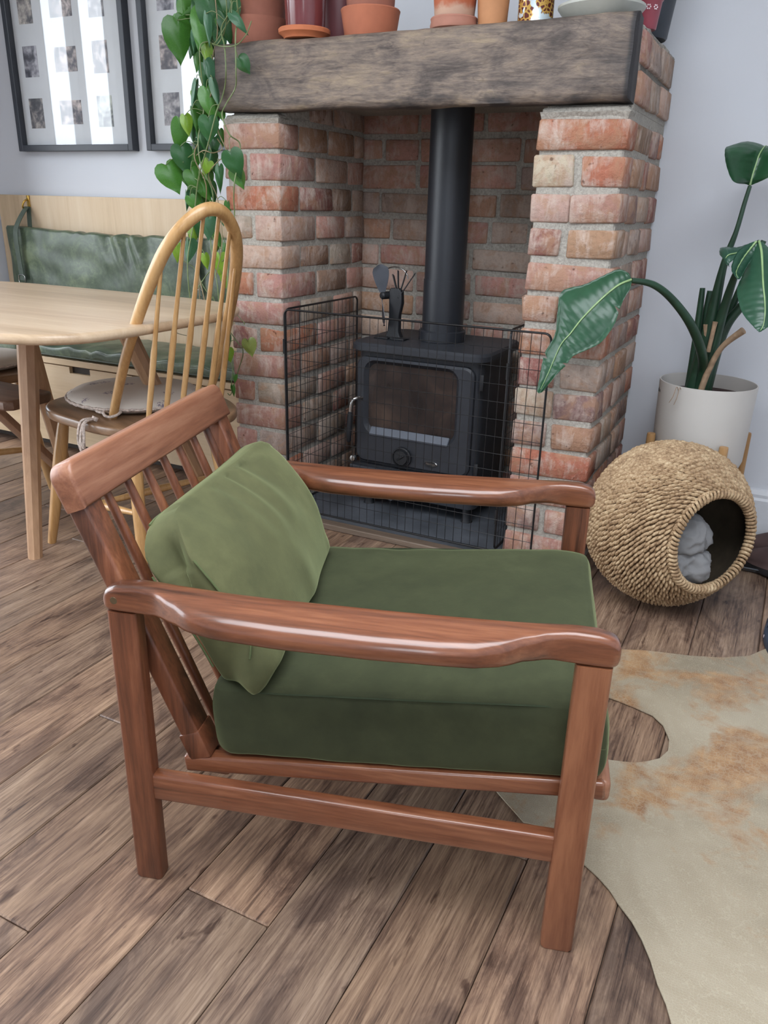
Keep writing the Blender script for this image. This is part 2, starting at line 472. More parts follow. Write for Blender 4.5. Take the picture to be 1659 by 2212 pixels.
BANANA=[[[[-0.383,2.13,0.849],[-0.374,2.13,0.832],[-0.372,2.12,0.815]],[[-0.41,2.13,0.856],[-0.398,2.11,0.82],[-0.383,2.1,0.784]],[[-0.446,2.12,0.838],[-0.421,2.09,0.798],[-0.385,2.08,0.766]],[[-0.486,2.11,0.816],[-0.445,2.07,0.769],[-0.39,2.06,0.729]],[[-0.539,2.1,0.796],[-0.471,2.055,0.734],[-0.413,2.05,0.687]],[[-0.539,2.08,0.746],[-0.492,2.045,0.699],[-0.445,2.04,0.665]],[[-0.535,2.06,0.693],[-0.51,2.035,0.672],[-0.476,2.03,0.647]],[[-0.554,2.05,0.645],[-0.525,2.03,0.627],[-0.49,2.02,0.623]],[[-0.555,2.03,0.603],[-0.534,2.02,0.592],[-0.505,2.01,0.604]],[[-0.558,2.02,0.549],[-0.552,2.02,0.544],[-0.543,2.02,0.55]]],[[[-0.166,2.4,1.065],[-0.156,2.4,1.061],[-0.148,2.4,1.065]],[[-0.192,2.34,1.069],[-0.155,2.4,1.079],[-0.113,2.37,1.082]],[[-0.212,2.32,1.103],[-0.152,2.41,1.107],[-0.088,2.36,1.11]],[[-0.221,2.31,1.134],[-0.148,2.42,1.135],[-0.078,2.37,1.137]],[[-0.223,2.36,1.15],[-0.14,2.45,1.155],[-0.075,2.42,1.157]],[[-0.205,2.44,1.15],[-0.137,2.52,1.155],[-0.085,2.49,1.155]],[[-0.161,2.55,1.141],[-0.132,2.57,1.139],[-0.107,2.56,1.141]]],[[[-0.11,2.28,0.926],[-0.105,2.28,0.93],[-0.096,2.28,0.929]],[[-0.129,2.3,0.891],[-0.094,2.25,0.907],[-0.07,2.27,0.904]],[[-0.128,2.28,0.854],[-0.084,2.22,0.871],[-0.055,2.25,0.871]],[[-0.133,2.24,0.821],[-0.074,2.19,0.833],[-0.04,2.23,0.835]],[[-0.122,2.2,0.791],[-0.064,2.17,0.801],[-0.03,2.2,0.8]],[[-0.105,2.17,0.765],[-0.057,2.15,0.77],[-0.03,2.18,0.769]],[[-0.078,2.14,0.743],[-0.056,2.14,0.745],[-0.041,2.15,0.748]],[[-0.064,2.13,0.733],[-0.061,2.13,0.731],[-0.057,2.13,0.734]]],[[[-0.117,2.28,0.93],[-0.111,2.28,0.929],[-0.106,2.28,0.926]],[[-0.136,2.26,0.919],[-0.122,2.27,0.911],[-0.108,2.27,0.902]],[[-0.15,2.24,0.902],[-0.134,2.25,0.887],[-0.12,2.26,0.876]],[[-0.154,2.22,0.867],[-0.142,2.23,0.857],[-0.129,2.24,0.85]],[[-0.137,2.22,0.844],[-0.132,2.22,0.842],[-0.129,2.22,0.845]]],[[[-0.126,2.3,0.925],[-0.119,2.29,0.923],[-0.116,2.29,0.919]],[[-0.158,2.32,0.912],[-0.144,2.27,0.903],[-0.136,2.26,0.899]],[[-0.194,2.33,0.91],[-0.167,2.25,0.896],[-0.16,2.24,0.881]],[[-0.192,2.31,0.9],[-0.174,2.25,0.885],[-0.161,2.24,0.87]]]]
STALKS=[[[[-0.202,2.42,0.51],[-0.195,2.4,0.581],[-0.201,2.34,0.641],[-0.234,2.28,0.719],[-0.284,2.22,0.786],[-0.327,2.17,0.822],[-0.374,2.13,0.832]],[0.0131,0.0131,0.0131,0.0123,0.0102,0.0087,0.0065]],[[[-0.227,2.44,0.489],[-0.228,2.44,0.623],[-0.234,2.44,0.799]],[0.0131,0.0116,0.0073]],[[[-0.209,2.46,0.488],[-0.216,2.46,0.648],[-0.215,2.46,0.791]],[0.0131,0.0116,0.008]],[[[-0.219,2.43,0.492],[-0.198,2.42,0.681],[-0.188,2.41,0.855],[-0.17,2.4,0.95],[-0.162,2.4,1.018],[-0.156,2.4,1.061]],[0.0218,0.0189,0.0102,0.0065,0.0058,0.0051]],[[[-0.194,2.42,0.498],[-0.169,2.4,0.736],[-0.15,2.36,0.848],[-0.124,2.3,0.909],[-0.105,2.28,0.93]],[0.0203,0.0131,0.0087,0.0073,0.0058]],[[[-0.189,2.44,0.494],[-0.164,2.44,0.681],[-0.12,2.44,0.772],[-0.053,2.44,0.907]],[0.0203,0.016,0.0116,0.0073]],[[[-0.184,2.46,0.491],[-0.167,2.46,0.653],[-0.139,2.46,0.806],[-0.102,2.46,0.928]],[0.0174,0.0131,0.0087,0.0073]]]
DEADS=[[[[-0.192,2.4,0.515],[-0.179,2.39,0.584],[-0.153,2.37,0.654],[-0.107,2.35,0.705]],[0.0087,0.0087,0.0073,0.0102]],[[[-0.198,2.42,0.603],[-0.201,2.41,0.669],[-0.206,2.41,0.706]],[0.0073,0.0073,0.0087]],[[[-0.187,2.38,0.636],[-0.183,2.38,0.699],[-0.182,2.38,0.718]],[0.0058,0.0058,0.0073]]]
HIDE_A=[[-0.231,1.763],[-0.162,1.794],[-0.067,1.82],[0.001,1.848],[0.059,1.889],[0.092,1.942],[0.139,1.965]]
HIDE_N=[[-0.22,1.55],[-0.189,1.547],[-0.148,1.538],[-0.108,1.526],[-0.083,1.5],[-0.064,1.455],[-0.061,1.417],[-0.072,1.385],[-0.091,1.366],[-0.11,1.352],[-0.134,1.342],[-0.163,1.333]]
HIDE_T=[[-0.319,1.144],[-0.299,1.128],[-0.255,1.095],[-0.224,1.102],[-0.199,1.095],[-0.162,1.064]]
HIDE_C=[[-0.13,1.046],[-0.111,1.034],[-0.09,1.017],[-0.072,0.996],[-0.048,0.973],[-0.029,0.947],[-0.012,0.918],[0.003,0.884],[0.018,0.858],[0.029,0.832]]

# ------------------------------------------------------------------ materials of the setting
def mat_wall(name, col):
    t = NT(name)
    v = t.coords('Object')
    t.set(Base_Color=t.ramp(t.noise(v, 2.5, 3), [(0.3, tuple(c * 0.97 for c in col)), (0.7, col)]), Roughness=0.75)
    t.bump(t.noise(v, 220, 3), 0.06, 0.002)
    return t.m

M_WALL = mat_wall('wall_paint', S(206, 209, 215))
M_CEIL = mat_wall('ceiling_paint', S(235, 235, 235))
M_SKIRT = plain('skirting_paint', S(200, 202, 206), 0.45, var=0.04)
M_DOORFRAME = plain('door_frame_grey', S(70, 74, 80), 0.4, var=0.05)

def offset_coords(t, scale, mult=37.0):
    """object coordinates shifted by a per-object random amount, so pieces that share a mesh differ"""
    oi = t.n('ShaderNodeObjectInfo')
    tc = t.n('ShaderNodeTexCoord')
    sh = t.n('ShaderNodeCombineXYZ')
    r = t.math('MULTIPLY', oi.outputs['Random'], mult)
    for i in range(3):
        t.l(t.math('MULTIPLY', r, (1.0, 1.7, 2.3)[i]), sh.inputs[i])
    add = t.n('ShaderNodeVectorMath', operation='ADD')
    t.l(tc.outputs['Object'], add.inputs[0])
    t.l(sh.outputs[0], add.inputs[1])
    mp = t.n('ShaderNodeMapping')
    mp.inputs['Scale'].default_value = scale
    t.l(add.outputs[0], mp.inputs[0])
    return mp.outputs[0], add.outputs[0], oi

def mat_plank():
    t = NT('floor_plank_oak')
    v, raw, oi = offset_coords(t, (1, 0.09, 1))
    mpf = t.n('ShaderNodeMapping')
    mpf.inputs['Scale'].default_value = (1, 0.035, 1)
    t.l(raw, mpf.inputs[0])
    fine = t.noise(mpf.outputs[0], 260, 5, 0.75, 0.3)
    grain = t.noise(v, 30, 5, 0.7, 1.4)
    mp2 = t.n('ShaderNodeMapping')
    mp2.inputs['Scale'].default_value = (1, 0.35, 1)
    t.l(raw, mp2.inputs[0])
    big = t.noise(mp2.outputs[0], 6.5, 6, 0.68, 1.4)
    spots = t.noise(mp2.outputs[0], 34, 3, 0.6, 0.3)
    base = t.ramp(t.math('ADD', t.math('MULTIPLY', grain, 0.46), t.math('MULTIPLY', fine, 0.54)),
                  [(0.35, S(54, 42, 37)), (0.45, S(110, 88, 73)), (0.56, S(143, 119, 99)), (0.69, S(170, 146, 124))])
    patch = t.ramp(big, [(0.39, (0.40, 0.36, 0.38)), (0.47, (0.80, 0.76, 0.76)), (0.53, (1.0, 0.98, 0.96)), (0.64, (1.12, 1.1, 1.05))])
    c = t.mix(0.8, base, patch, 'MULTIPLY')
    c = t.mix(1.0, c, oi.outputs['Color'], 'MULTIPLY')
    dk = t.ramp(spots, [(0.29, (0.28, 0.22, 0.21)), (0.36, (1, 1, 1))])
    c = t.mix(0.8, c, dk, 'MULTIPLY')
    t.set(Base_Color=c, Roughness=t.math('ADD', t.math('MULTIPLY', fine, 0.25), 0.30))
    t.b.inputs['Specular IOR Level'].default_value = 0.45
    t.bump(t.math('ADD', fine, t.math('MULTIPLY', grain, 0.7)), 0.25, 0.001)
    return t.m
M_PLANK = mat_plank()
M_SUB = plain('floor_gap_dark', S(70, 56, 48), 0.7)

def mat_brick():
    t = NT('reclaimed_brick')
    v, raw, oi = offset_coords(t, (1, 1, 1))
    n1 = t.noise(v, 16, 5, 0.65, 0.6)
    n2 = t.noise(v, 75, 5, 0.7)
    mp2 = t.n('ShaderNodeMapping')
    mp2.inputs['Scale'].default_value = (2.2, 2.2, 0.5)
    t.l(raw, mp2.inputs[0])
    n3 = t.noise(mp2.outputs[0], 22, 4, 0.7, 0.8)
    var = t.ramp(n2, [(0.25, (0.62, 0.58, 0.56)), (0.5, (1, 1, 1)), (0.75, (1.15, 1.1, 1.08))])
    c = t.mix(0.75, oi.outputs['Color'], var, 'MULTIPLY')
    blot = t.ramp(t.noise(v, 11, 4, 0.7, 1.0), [(0.47, (0, 0, 0)), (0.60, (0.62, 0.62, 0.62))])
    c = t.mix(blot, c, S(170, 134, 108))
    lime = t.ramp(t.math('ADD', t.math('MULTIPLY', n1, 0.6), t.math('MULTIPLY', n3, 0.4)), [(0.47, (0, 0, 0)), (0.62, (0.8, 0.8, 0.8))])
    c = t.mix(lime, c, S(196, 178, 166))
    pit = t.ramp(t.noise(v, 48, 2, 0.5), [(0.24, (0.38, 0.33, 0.32)), (0.31, (1, 1, 1))])
    c = t.mix(0.9, c, pit, 'MULTIPLY')
    t.set(Base_Color=c, Roughness=0.92)
    t.b.inputs['Specular IOR Level'].default_value = 0.25
    h = t.math('ADD', t.math('MULTIPLY', n1, 1.0), t.math('MULTIPLY', n2, 0.6))
    h = t.math('ADD', h, t.math('MULTIPLY', t.noise(v, 190, 4, 0.75), 0.35))
    t.bump(h, 0.9, 0.006)
    return t.m
M_BRICK = mat_brick()

def mat_mortar():
    t = NT('lime_mortar')
    v = t.coords('Object')
    n1 = t.noise(v, 130, 5, 0.7)
    n2 = t.noise(v, 9, 3)
    c = t.ramp(n1, [(0.3, S(142, 137, 129)), (0.7, S(192, 187, 177))])
    c = t.mix(0.5, c, t.ramp(n2, [(0.3, (0.8, 0.8, 0.8)), (0.7, (1.1, 1.1, 1.08))]), 'MULTIPLY')
    t.set(Base_Color=c, Roughness=0.95)
    t.b.inputs['Specular IOR Level'].default_value = 0.2
    t.bump(t.math('ADD', n1, t.noise(v, 35, 4)), 0.7, 0.006)
    return t.m
M_MORTAR = mat_mortar()

def mat_beam():
    t = NT('old_oak_beam')
    v = t.coords('Object', (0.22, 1, 1))
    big = t.noise(t.coords('Object', (0.5, 1, 1)), 9, 4, 0.65, 1.0)
    str_ = t.noise(v, 26, 5, 0.7, 1.8)
    fine = t.noise(v, 150, 4, 0.75)
    crack = t.noise(t.coords('Object', (0.16, 1, 1.2)), 17, 2, 0.4, 2.2)
    f = t.math('ADD', t.math('MULTIPLY', big, 0.5), t.math('ADD', t.math('MULTIPLY', str_, 0.3), t.math('MULTIPLY', fine, 0.2)))
    c = t.ramp(f, [(0.34, S(40, 35, 34)), (0.45, S(92, 82, 76)), (0.53, S(124, 110, 99)), (0.64, S(156, 139, 116))])
    fl2 = t.noise(t.coords('Object', (0.06, 1, 1)), 120, 4, 0.7)
    c = t.mix(0.55, c, t.ramp(fl2, [(0.35, (0.62, 0.60, 0.60)), (0.55, (1.05, 1.04, 1.03))]), 'MULTIPLY')
    ck = t.ramp(t.math('ABSOLUTE', t.math('SUBTRACT', crack, 0.5)), [(0.0, (0.35, 0.32, 0.30)), (0.018, (1, 1, 1))])
    c = t.mix(0.4, c, ck, 'MULTIPLY')
    # old soot and tar staining: towards both ends and in scattered blotches along the lower edge
    tcx = t.n('ShaderNodeTexCoord')
    spx = t.n('ShaderNodeSeparateXYZ')
    t.l(tcx.outputs['Object'], spx.inputs[0])
    wob = t.math('MULTIPLY', t.math('SUBTRACT', t.noise(t.coords('Object'), 11, 4, 0.65), 0.5), 0.34)
    ex = t.math('ADD', t.math('ABSOLUTE', t.math('ADD', spx.outputs['X'], 0.98)), wob)
    c = t.mix(t.ramp(ex, [(0.40, (0, 0, 0)), (0.60, (0.6, 0.6, 0.6))]), c, S(62, 56, 54))
    c = t.mix(t.ramp(t.math('ADD', spx.outputs['X'], 1.0), [(0.553, (0, 0, 0)), (0.560, (0.92, 0.92, 0.92))]), c, S(38, 37, 40))
    ez = t.math('ADD', spx.outputs['Z'], t.math('MULTIPLY', t.math('SUBTRACT', t.noise(t.coords('Object', (0.5, 1, 1)), 10, 4, 0.7), 0.5), 0.22))
    c = t.mix(t.ramp(t.math('SUBTRACT', ez, 1.0), [(0.215, (0.85, 0.85, 0.85)), (0.245, (0, 0, 0))]), c, S(44, 42, 44))
    t.set(Base_Color=c, Roughness=0.62)
    t.bump(t.math('ADD', t.math('MULTIPLY', str_, 1.2), t.math('MULTIPLY', fine, 0.5)), 0.5, 0.005)
    return t.m
M_BEAM = mat_beam()

# ------------------------------------------------------------------ floor, walls, ceiling
floor = structure(box('floor', ((ROOM_X0 + ROOM_X1) / 2, 0.0, -0.028), (ROOM_X1 - ROOM_X0 + 0.3, 5.6, 0.04), M_SUB, r=0))
PW, PL = 0.1507, 1.285
plank_mesh = {}
def plank(x0, y0, y1, first={}):
    L = round(y1 - y0, 3)
    if L not in plank_mesh:
        bm = bmesh.new()
        rbox(bm, (0, 0, -0.006), (PW - 0.0014, L - 0.0014, 0.012), 0.0024, 1)
        o = bmo('plank', bm, M_PLANK, floor, 30)
        plank_mesh[L] = o.data
    else:
        o = bpy.data.objects.new('plank', plank_mesh[L])
        COL.objects.link(o)
        o.parent = floor
    o.location = (x0 + PW / 2, (y0 + y1) / 2, 0)
    k = random.uniform(0.80, 1.14)
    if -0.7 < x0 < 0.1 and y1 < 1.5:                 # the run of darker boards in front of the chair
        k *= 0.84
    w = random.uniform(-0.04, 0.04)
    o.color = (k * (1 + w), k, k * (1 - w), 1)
    return o
BUTT = {0: 0.546, 2: 0.715, -8: 1.78, 1: 1.22, 3: 0.18, 4: 1.02, 5: 0.42, 6: 1.35, -1: 0.98, -2: 0.21, -3: 1.33, -4: 0.62, -5: 1.04, -6: 0.33, -7: 0.72}
for k in range(-15, 16):
    x0 = -0.978 + PW * k
    if x0 > 1.0:
        continue
    b = BUTT.get(k, 0.15 + (k * 0.477) % 1.2)
    ys = [b + PL * j for j in range(-3, 4)]
    ys = [y for y in ys if -0.6 < y < WALL_Y - 0.02]
    ys = [max(-0.8, ys[0] - PL)] + ys + [WALL_Y]
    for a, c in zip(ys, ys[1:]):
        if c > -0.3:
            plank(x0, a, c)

def wall_with_holes(name, axis, pos, thick, a0, a1, z0, z1, holes, mat):
    """axis 'x': wall plane x=pos, runs along y. holes: (a0,a1,z0,z1)"""
    bm = bmesh.new()
    cuts_a = sorted({a0, a1} | {h[0] for h in holes} | {h[1] for h in holes})
    cuts_z = sorted({z0, z1} | {h[2] for h in holes} | {h[3] for h in holes})
    for A, B in zip(cuts_a, cuts_a[1:]):
        for C, D in zip(cuts_z, cuts_z[1:]):
            mid = ((A + B) / 2, (C + D) / 2)
            if any(h[0] < mid[0] < h[1] and h[2] < mid[1] < h[3] for h in holes):
                continue
            if axis == 'x':
                rbox(bm, (pos, mid[0], mid[1]), (thick, B - A, D - C), 0)
            elif axis == 'y':
                rbox(bm, (mid[0], pos, mid[1]), (B - A, thick, D - C), 0)
            else:
                rbox(bm, (mid[0], mid[1], pos), (B - A, D - C, thick), 0)
    bmesh.ops.remove_doubles(bm, verts=bm.verts, dist=1e-5)
    return structure(bmo(name, bm, mat))

wall_with_holes('wall_back', 'y', WALL_Y + 0.08, 0.16, ROOM_X0 - 0.2, ROOM_X1 + 0.2, -0.05, CEIL_Z, [], M_WALL)
wall_with_holes('wall_left', 'x', ROOM_X0 - 0.08, 0.16, ROOM_Y0, WALL_Y, -0.05, CEIL_Z, [(1.72, 2.27, 0.0, 2.12), (DOORY[0], 1.32, 0.0, 2.12)], M_WALL)
wall_with_holes('wall_right', 'x', ROOM_X1 + 0.08, 0.16, ROOM_Y0, WALL_Y, -0.05, CEIL_Z, [], M_WALL)  # unseen wall, set close in to darken the alcove
wall_with_holes('wall_rear', 'y', ROOM_Y0 - 0.08, 0.16, ROOM_X0 - 0.2, ROOM_X1 + 0.2, -0.05, CEIL_Z, [(0.3, 1.0, 1.0, 2.2)], M_WALL)  # its opening is an addition that lets in the frontal fill
wall_with_holes('ceiling', 'z', CEIL_Z + 0.06, 0.12, ROOM_X0 - 0.2, ROOM_X1 + 0.2, ROOM_Y0 - 0.2, WALL_Y + 0.2, [(SKYL[0], SKYL[1], SKYL[2], SKYL[3])], M_CEIL)

def door_frame(name, y0, y1, mull):
    bm = bmesh.new()
    x = ROOM_X0 - 0.08
    for y in [y0 + 0.03, y1 - 0.03] + mull:
        rbox(bm, (x, y, 1.06), (0.06, 0.055, 2.12), 0.004, 1)
    rbox(bm, (x, (y0 + y1) / 2, 0.03), (0.06, y1 - y0, 0.06), 0.004, 1)
    rbox(bm, (x, (y0 + y1) / 2, 2.09), (0.06, y1 - y0, 0.06), 0.004, 1)
    return structure(bmo(name, bm, M_DOORFRAME, None, 30))
door_frame('door_1', 1.72, 2.27, [2.01])
door_frame('door_2', DOORY[0], 1.32, [0.36, -0.62])
ground = structure(box('floor_terrace', (-6.4, 0.3, -0.15), (6.0, 9, 0.1), plain('terrace_stone', S(150, 148, 142), 0.8), r=0))

# baseboard of the alcove on the right, with a moulded top
prof = [(0, 0), (0.016, 0), (0.016, 0.150), (0.012, 0.158), (0.012, 0.168), (0.006, 0.182), (0, 0.185)]
V, F = [], []
for x in (-0.424, ROOM_X1):
    for d, z in prof:
        V.append((x, WALL_Y - d, z))
n_ = len(prof)
for i in range(n_):
    j = (i + 1) % n_
    F.append((i, j, n_ + j, n_ + i))
F += [tuple(range(n_))[::-1], tuple(range(n_, 2 * n_))]
structure(pyd('baseboard_back', V, F, M_SKIRT))

# ------------------------------------------------------------------ brick chimney breast
YF, XL, XLI, XRI, XR, YB = 2.124, -1.612, -1.412, -0.648, -0.424, 2.664
ZC0, CP, BH = 0.0335, 0.0845, 0.068
RC = 0.007                                            # the mortar lies this far behind the brick faces
bm = bmesh.new()
def core(x0, x1, y0, y1, z0, z1):
    rbox(bm, ((x0 + x1) / 2, (y0 + y1) / 2, (z0 + z1) / 2), (x1 - x0, y1 - y0, z1 - z0), 0.004, 1)
core(XL + RC, XLI - RC, YF + RC, YB + 0.05, -0.01, 1.229)
core(XRI + RC, XR - RC, YF + RC, YB, -0.01, 1.226)
core(XLI - 0.05, XRI + 0.05, YB - 0.008, YB + 0.06, -0.01, 1.30)
core(XL + RC, XR - RC, 2.20, YB, 1.27, 1.404)
core(XRI + RC, XR - RC, 2.17, YB, 1.22, 1.402)
core(XL + RC, XLI - RC, 2.17, YB, 1.22, 1.402)
chimney = structure(bmo('chimney_breast', bm, M_MORTAR, None, 30))
# rough bed of mortar on top of both pillars and along the shoulder of the breast
def rough_slab(name, x0, x1, y0, y1, z0, z1, nx, ny, amp, mat, parent):
    G = []
    for i in range(nx + 1):
        row = []
        for j in range(ny + 1):
            x, y = x0 + (x1 - x0) * i / nx, y0 + (y1 - y0) * j / ny
            e_ = min(i, nx - i, j, ny - j)
            z = z1 + amp * mnoise.noise(Vector((x * 30, y * 30, 3))) - (0.5 * (z1 - z0) if e_ == 0 else 0)
            row.append((x + (0.004 * mnoise.noise(Vector((x * 60, y * 60, 8))) if e_ == 0 else 0), y, z))
        G.append(row[::-1])
    return solid_grid(name, G, z1 - z0, mat, parent, 60)
rough_slab('mortar_bed', XRI + 0.003, XR - 0.002, YF + 0.0, 2.2, 1.203, 1.228, 10, 4, 0.004, M_MORTAR, chimney)
rough_slab('mortar_bed', XL + 0.003, XLI - 0.002, YF + 0.0, 2.2, 1.205, 1.232, 10, 4, 0.004, M_MORTAR, chimney)
rough_slab('mortar_bed', XR - 0.16, XR - 0.004, 2.185, 2.655, 1.385, 1.407, 10, 30, 0.014, M_MORTAR, chimney)

BC = dict(o=S(172, 112, 90), p=S(168, 128, 116), r=S(142, 98, 90), c=S(188, 172, 154), t=S(166, 130, 108), m=S(142, 116, 110), b=S(132, 108, 94), l=S(180, 154, 140), g=S(158, 142, 130))
brick_cache = {}
def brick(x0, x1, y0, y1, z0, z1, col, recess_lift=1.0):  # last factor puts missing frontal light into the recess bricks' colour
    key = (round(x1 - x0, 2), round(y1 - y0, 2), round(z1 - z0, 2), random.randrange(2))
    if key not in brick_cache:
        b = bmesh.new()
        rbox(b, (0, 0, 0), key[:3], 0.0042, 1, None, 0.0032)
        o = bmo('brick', b, M_BRICK, chimney, 50)
        brick_cache[key] = o.data
    else:
        o = bpy.data.objects.new('brick', brick_cache[key])
        COL.objects.link(o)
        o.parent = chimney
    s = [1, 1, 1]
    for i, (a, b_) in enumerate(((x0, x1), (y0, y1), (z0, z1))):
        s[i] = (b_ - a) / key[i]
    o.scale = s
    o.location = ((x0 + x1) / 2, (y0 + y1) / 2, (z0 + z1) / 2)
    o.rotation_euler = (random.uniform(-1, 1) * 0.006, random.uniform(-1, 1) * 0.012, random.uniform(-1, 1) * 0.008)
    c = BC[col]
    k = random.uniform(0.9, 1.1) * recess_lift
    o.color = (c[0] * k, c[1] * k * random.uniform(0.95, 1.06), c[2] * k, 1)
    return o
jt = lambda a=0.003: random.uniform(-a, a)
MJ = 0.014
right_front = {13: 'o', 12: 'co', 11: 'lp', 10: 'rt', 9: 'p', 8: 'tp', 7: 'o', 6: 'rg', 5: 'cm', 4: 'mt', 3: 'o', 2: 'p', 1: 'mp', 0: 'p'}
left_front = {13: 'p', 12: 'pp', 11: 'o', 10: 'gl', 9: 'l', 8: 'op', 7: 'p', 6: 'ro', 5: 'p', 4: 'rg', 3: 'p', 2: 'pg', 1: 'o', 0: 'bp'}
for k in range(0, 15):
    zb = ZC0 + CP * k
    zt = zb + BH + jt()
    odd = k % 2 == 1
    pick = lambda s: random.choice(s)
    if k == 14:
        f = 'z'
    else:
        f = right_front[k]
    # right pillar front and its outer side
    if f == 'z':
        ys = [0, 0]
    elif len(f) == 1:
        brick(XRI + jt(), XR, YF + jt(.002), YF + 0.102, zb, zt, f)
        ys = [YF + 0.102 + MJ, YF + 0.33, YF + 0.44, WALL_Y]
    elif f in ('lp', 'cm'):
        x_m = XRI + (XR - XRI) * random.uniform(0.40, 0.55)
        brick(XRI + jt(), x_m, YF + jt(.002), YF + 0.102, zb, zt, f[0])
        brick(x_m + 0.003, XR, YF + jt(.002), YF + 0.102, zb, zt, f[1])
        ys = [YF + 0.102 + MJ, YF + 0.25, YF + 0.40, WALL_Y]
    else:
        x_m = XRI + 0.093 + jt(0.012)
        brick(XRI + jt(), x_m, YF + jt(.002), YF + 0.2, zb, zt, f[0])
        brick(x_m + 0.018, XR, YF + jt(.002), YF + 0.112, zb, zt, f[1])
        ys = [YF + 0.118, YF + 0.235, YF + 0.345, WALL_Y]
    ys = [ys[0]] + [y + jt(0.03) for y in ys[1:-1]] + [ys[-1]]
    for a, b_ in zip(ys, ys[1:]) if f != 'z' else ():
        brick(XR - 0.1, XR + jt(.003), a + 0.002, b_ - MJ + 0.004, zb + jt(), zt, pick('ptlgromb'))
    # left pillar front and its inner side
    f = left_front.get(k, 'z')
    if f == 'z':
        ys = [2.30, 2.44, YB]
    elif len(f) == 1:
        brick(XL, XLI, YF + jt(.002), YF + 0.102, zb + 0.006, zt + 0.006, f)
        ys = [YF + 0.102 + MJ, YF + 0.30, YF + 0.45, YB]
    else:
        x_m = XL + 0.082 + jt(0.012)
        brick(XL, x_m, YF + jt(.002), YF + 0.2, zb + 0.006, zt + 0.006, f[0])
        brick(x_m + 0.016, XLI, YF + jt(.002), YF + 0.2, zb + 0.006, zt + 0.006, f[1])
        ys = [YF + 0.2 + MJ, YF + 0.40, YB]
    ys = [ys[0]] + [y + jt(0.02) for y in ys[1:-1]] + [ys[-1]]
    for a, b_ in zip(ys, ys[1:]):
        brick(XLI - 0.1, XLI + jt(.003), a, b_ - MJ, zb + 0.006, zt + 0.006, pick('pggtbrl'), 1.08)
    # back of the recess
    x = XLI - 0.02 - (0.13 if odd else 0.0)
    while x < XRI + 0.02:
        L = random.choice((0.205, 0.215, 0.2, 0.12))
        x1 = min(x + L, XRI + 0.05)
        if x1 > XLI + 0.02:
            brick(max(x, XLI - 0.02), x1, YB - 0.014 + jt(.003), YB + 0.03, zb + jt(.004), zt + jt(.002), pick('mpplgmtlp'), 1.22)
        x = x1 + MJ
# the two courses beside the beam on the outer side
for zb in (1.236, 1.322):
    ys = [2.178, 2.31 + jt(.03), 2.47 + jt(.03), WALL_Y]
    for a, b_ in zip(ys, ys[1:]):
        brick(XR - 0.1, XR + 0.003 + jt(.002), a, b_ - MJ, zb, zb + 0.070, random.choice('tlpg'))

# ------------------------------------------------------------------ oak beam
bm = bmesh.new()
bmesh.ops.create_cube(bm, size=1.0)
bmesh.ops.subdivide_edges(bm, edges=[e for e in bm.edges if abs(e.verts[0].co.x - e.verts[1].co.x) > 0.5], cuts=46, use_grid_fill=True)
bmesh.ops.subdivide_edges(bm, edges=[e for e in bm.edges if abs(e.verts[0].co.z - e.verts[1].co.z) > 0.5], cuts=8, use_grid_fill=True)
bmesh.ops.subdivide_edges(bm, edges=[e for e in bm.edges if abs(e.verts[0].co.y - e.verts[1].co.y) > 0.5], cuts=5, use_grid_fill=True)
for v in bm.verts:
    x, y, z = v.co
    ex, ey, ez = abs(x) > 0.49, abs(y) > 0.49, abs(z) > 0.49
    p = Vector((-1.024 + x * 1.19, 2.1425 + y * 0.081, 1.3235 + z * 0.177))
    if (ey and ez):
        p.y -= math.copysign(0.006, y)
        p.z -= math.copysign(0.005, z)
    if ex and ey:
        p.x -= math.copysign(0.006, x)
    nz = mnoise.noise(Vector((p.x * 7, p.y * 14, p.z * 14)))
    n2 = mnoise.noise(Vector((p.x * 26, p.y * 40, p.z * 40)))
    p += Vector((0.002 * nz if ex else 0, (0.004 * nz + 0.0022 * n2) if ey else 0, (0.0045 * nz + 0.002 * n2) if ez else 0))
    if ez and z > 0:
        p.z += 0.004 * (x + 0.5) - 0.002
    if ez and z < 0:
        p.z += -0.004 * x
    v.co = p
mantel_beam = tag(bmo('mantel_beam', bm, M_BEAM, None, 45), 'dark aged oak mantel beam across the brick fireplace', 'beam')

# ------------------------------------------------------------------ hearth
M_SLATE = plain('slate', S(74, 78, 84), 0.5, nscale=9, var=0.35, bump=0.4, bscale=60)
M_TRIMW = wood('trim_oak', S(70, 58, 48), S(104, 88, 74), S(130, 112, 96), 'X', 0.6)
hearth = tag(box('hearth_slab', (-1.03, 2.397, 0.015), (0.752, 0.57, 0.03), M_SLATE, None, 0.004, 2), 'dark slate hearth slab under the wood stove', 'hearth')
structure(box('trim_1', (-1.03, 2.091, 0.010), (0.76, 0.038, 0.02), M_TRIMW, None, 0.003, 1))

# ------------------------------------------------------------------ armchair
TK = (S(70, 40, 26), S(116, 69, 46), S(146, 95, 66))
TKL = (S(100, 61, 44), S(136, 88, 64), S(158, 112, 86))
TEAK_X = wood('teak_along_x', *TK, axis='X', rough=0.3, coat=0.6, contrast=1.5)
TEAK_Y = wood('teak_along_y', *TKL, axis='Y', rough=0.4, coat=0.1, contrast=1.5)
TEAK_Z = wood('teak_along_z', *TK, axis='Z', rough=0.4, coat=0.12, contrast=1.5)
M_BRASS = plain('screw_metal', S(150, 140, 115), 0.35, 1.0)
ARM_RZ = math.radians(15.9)
ch = root('armchair', (-0.7614, 0.6955, 0), 'low mid-century armchair with reddish teak frame and paddle arms', 'armchair', ARM_RZ)

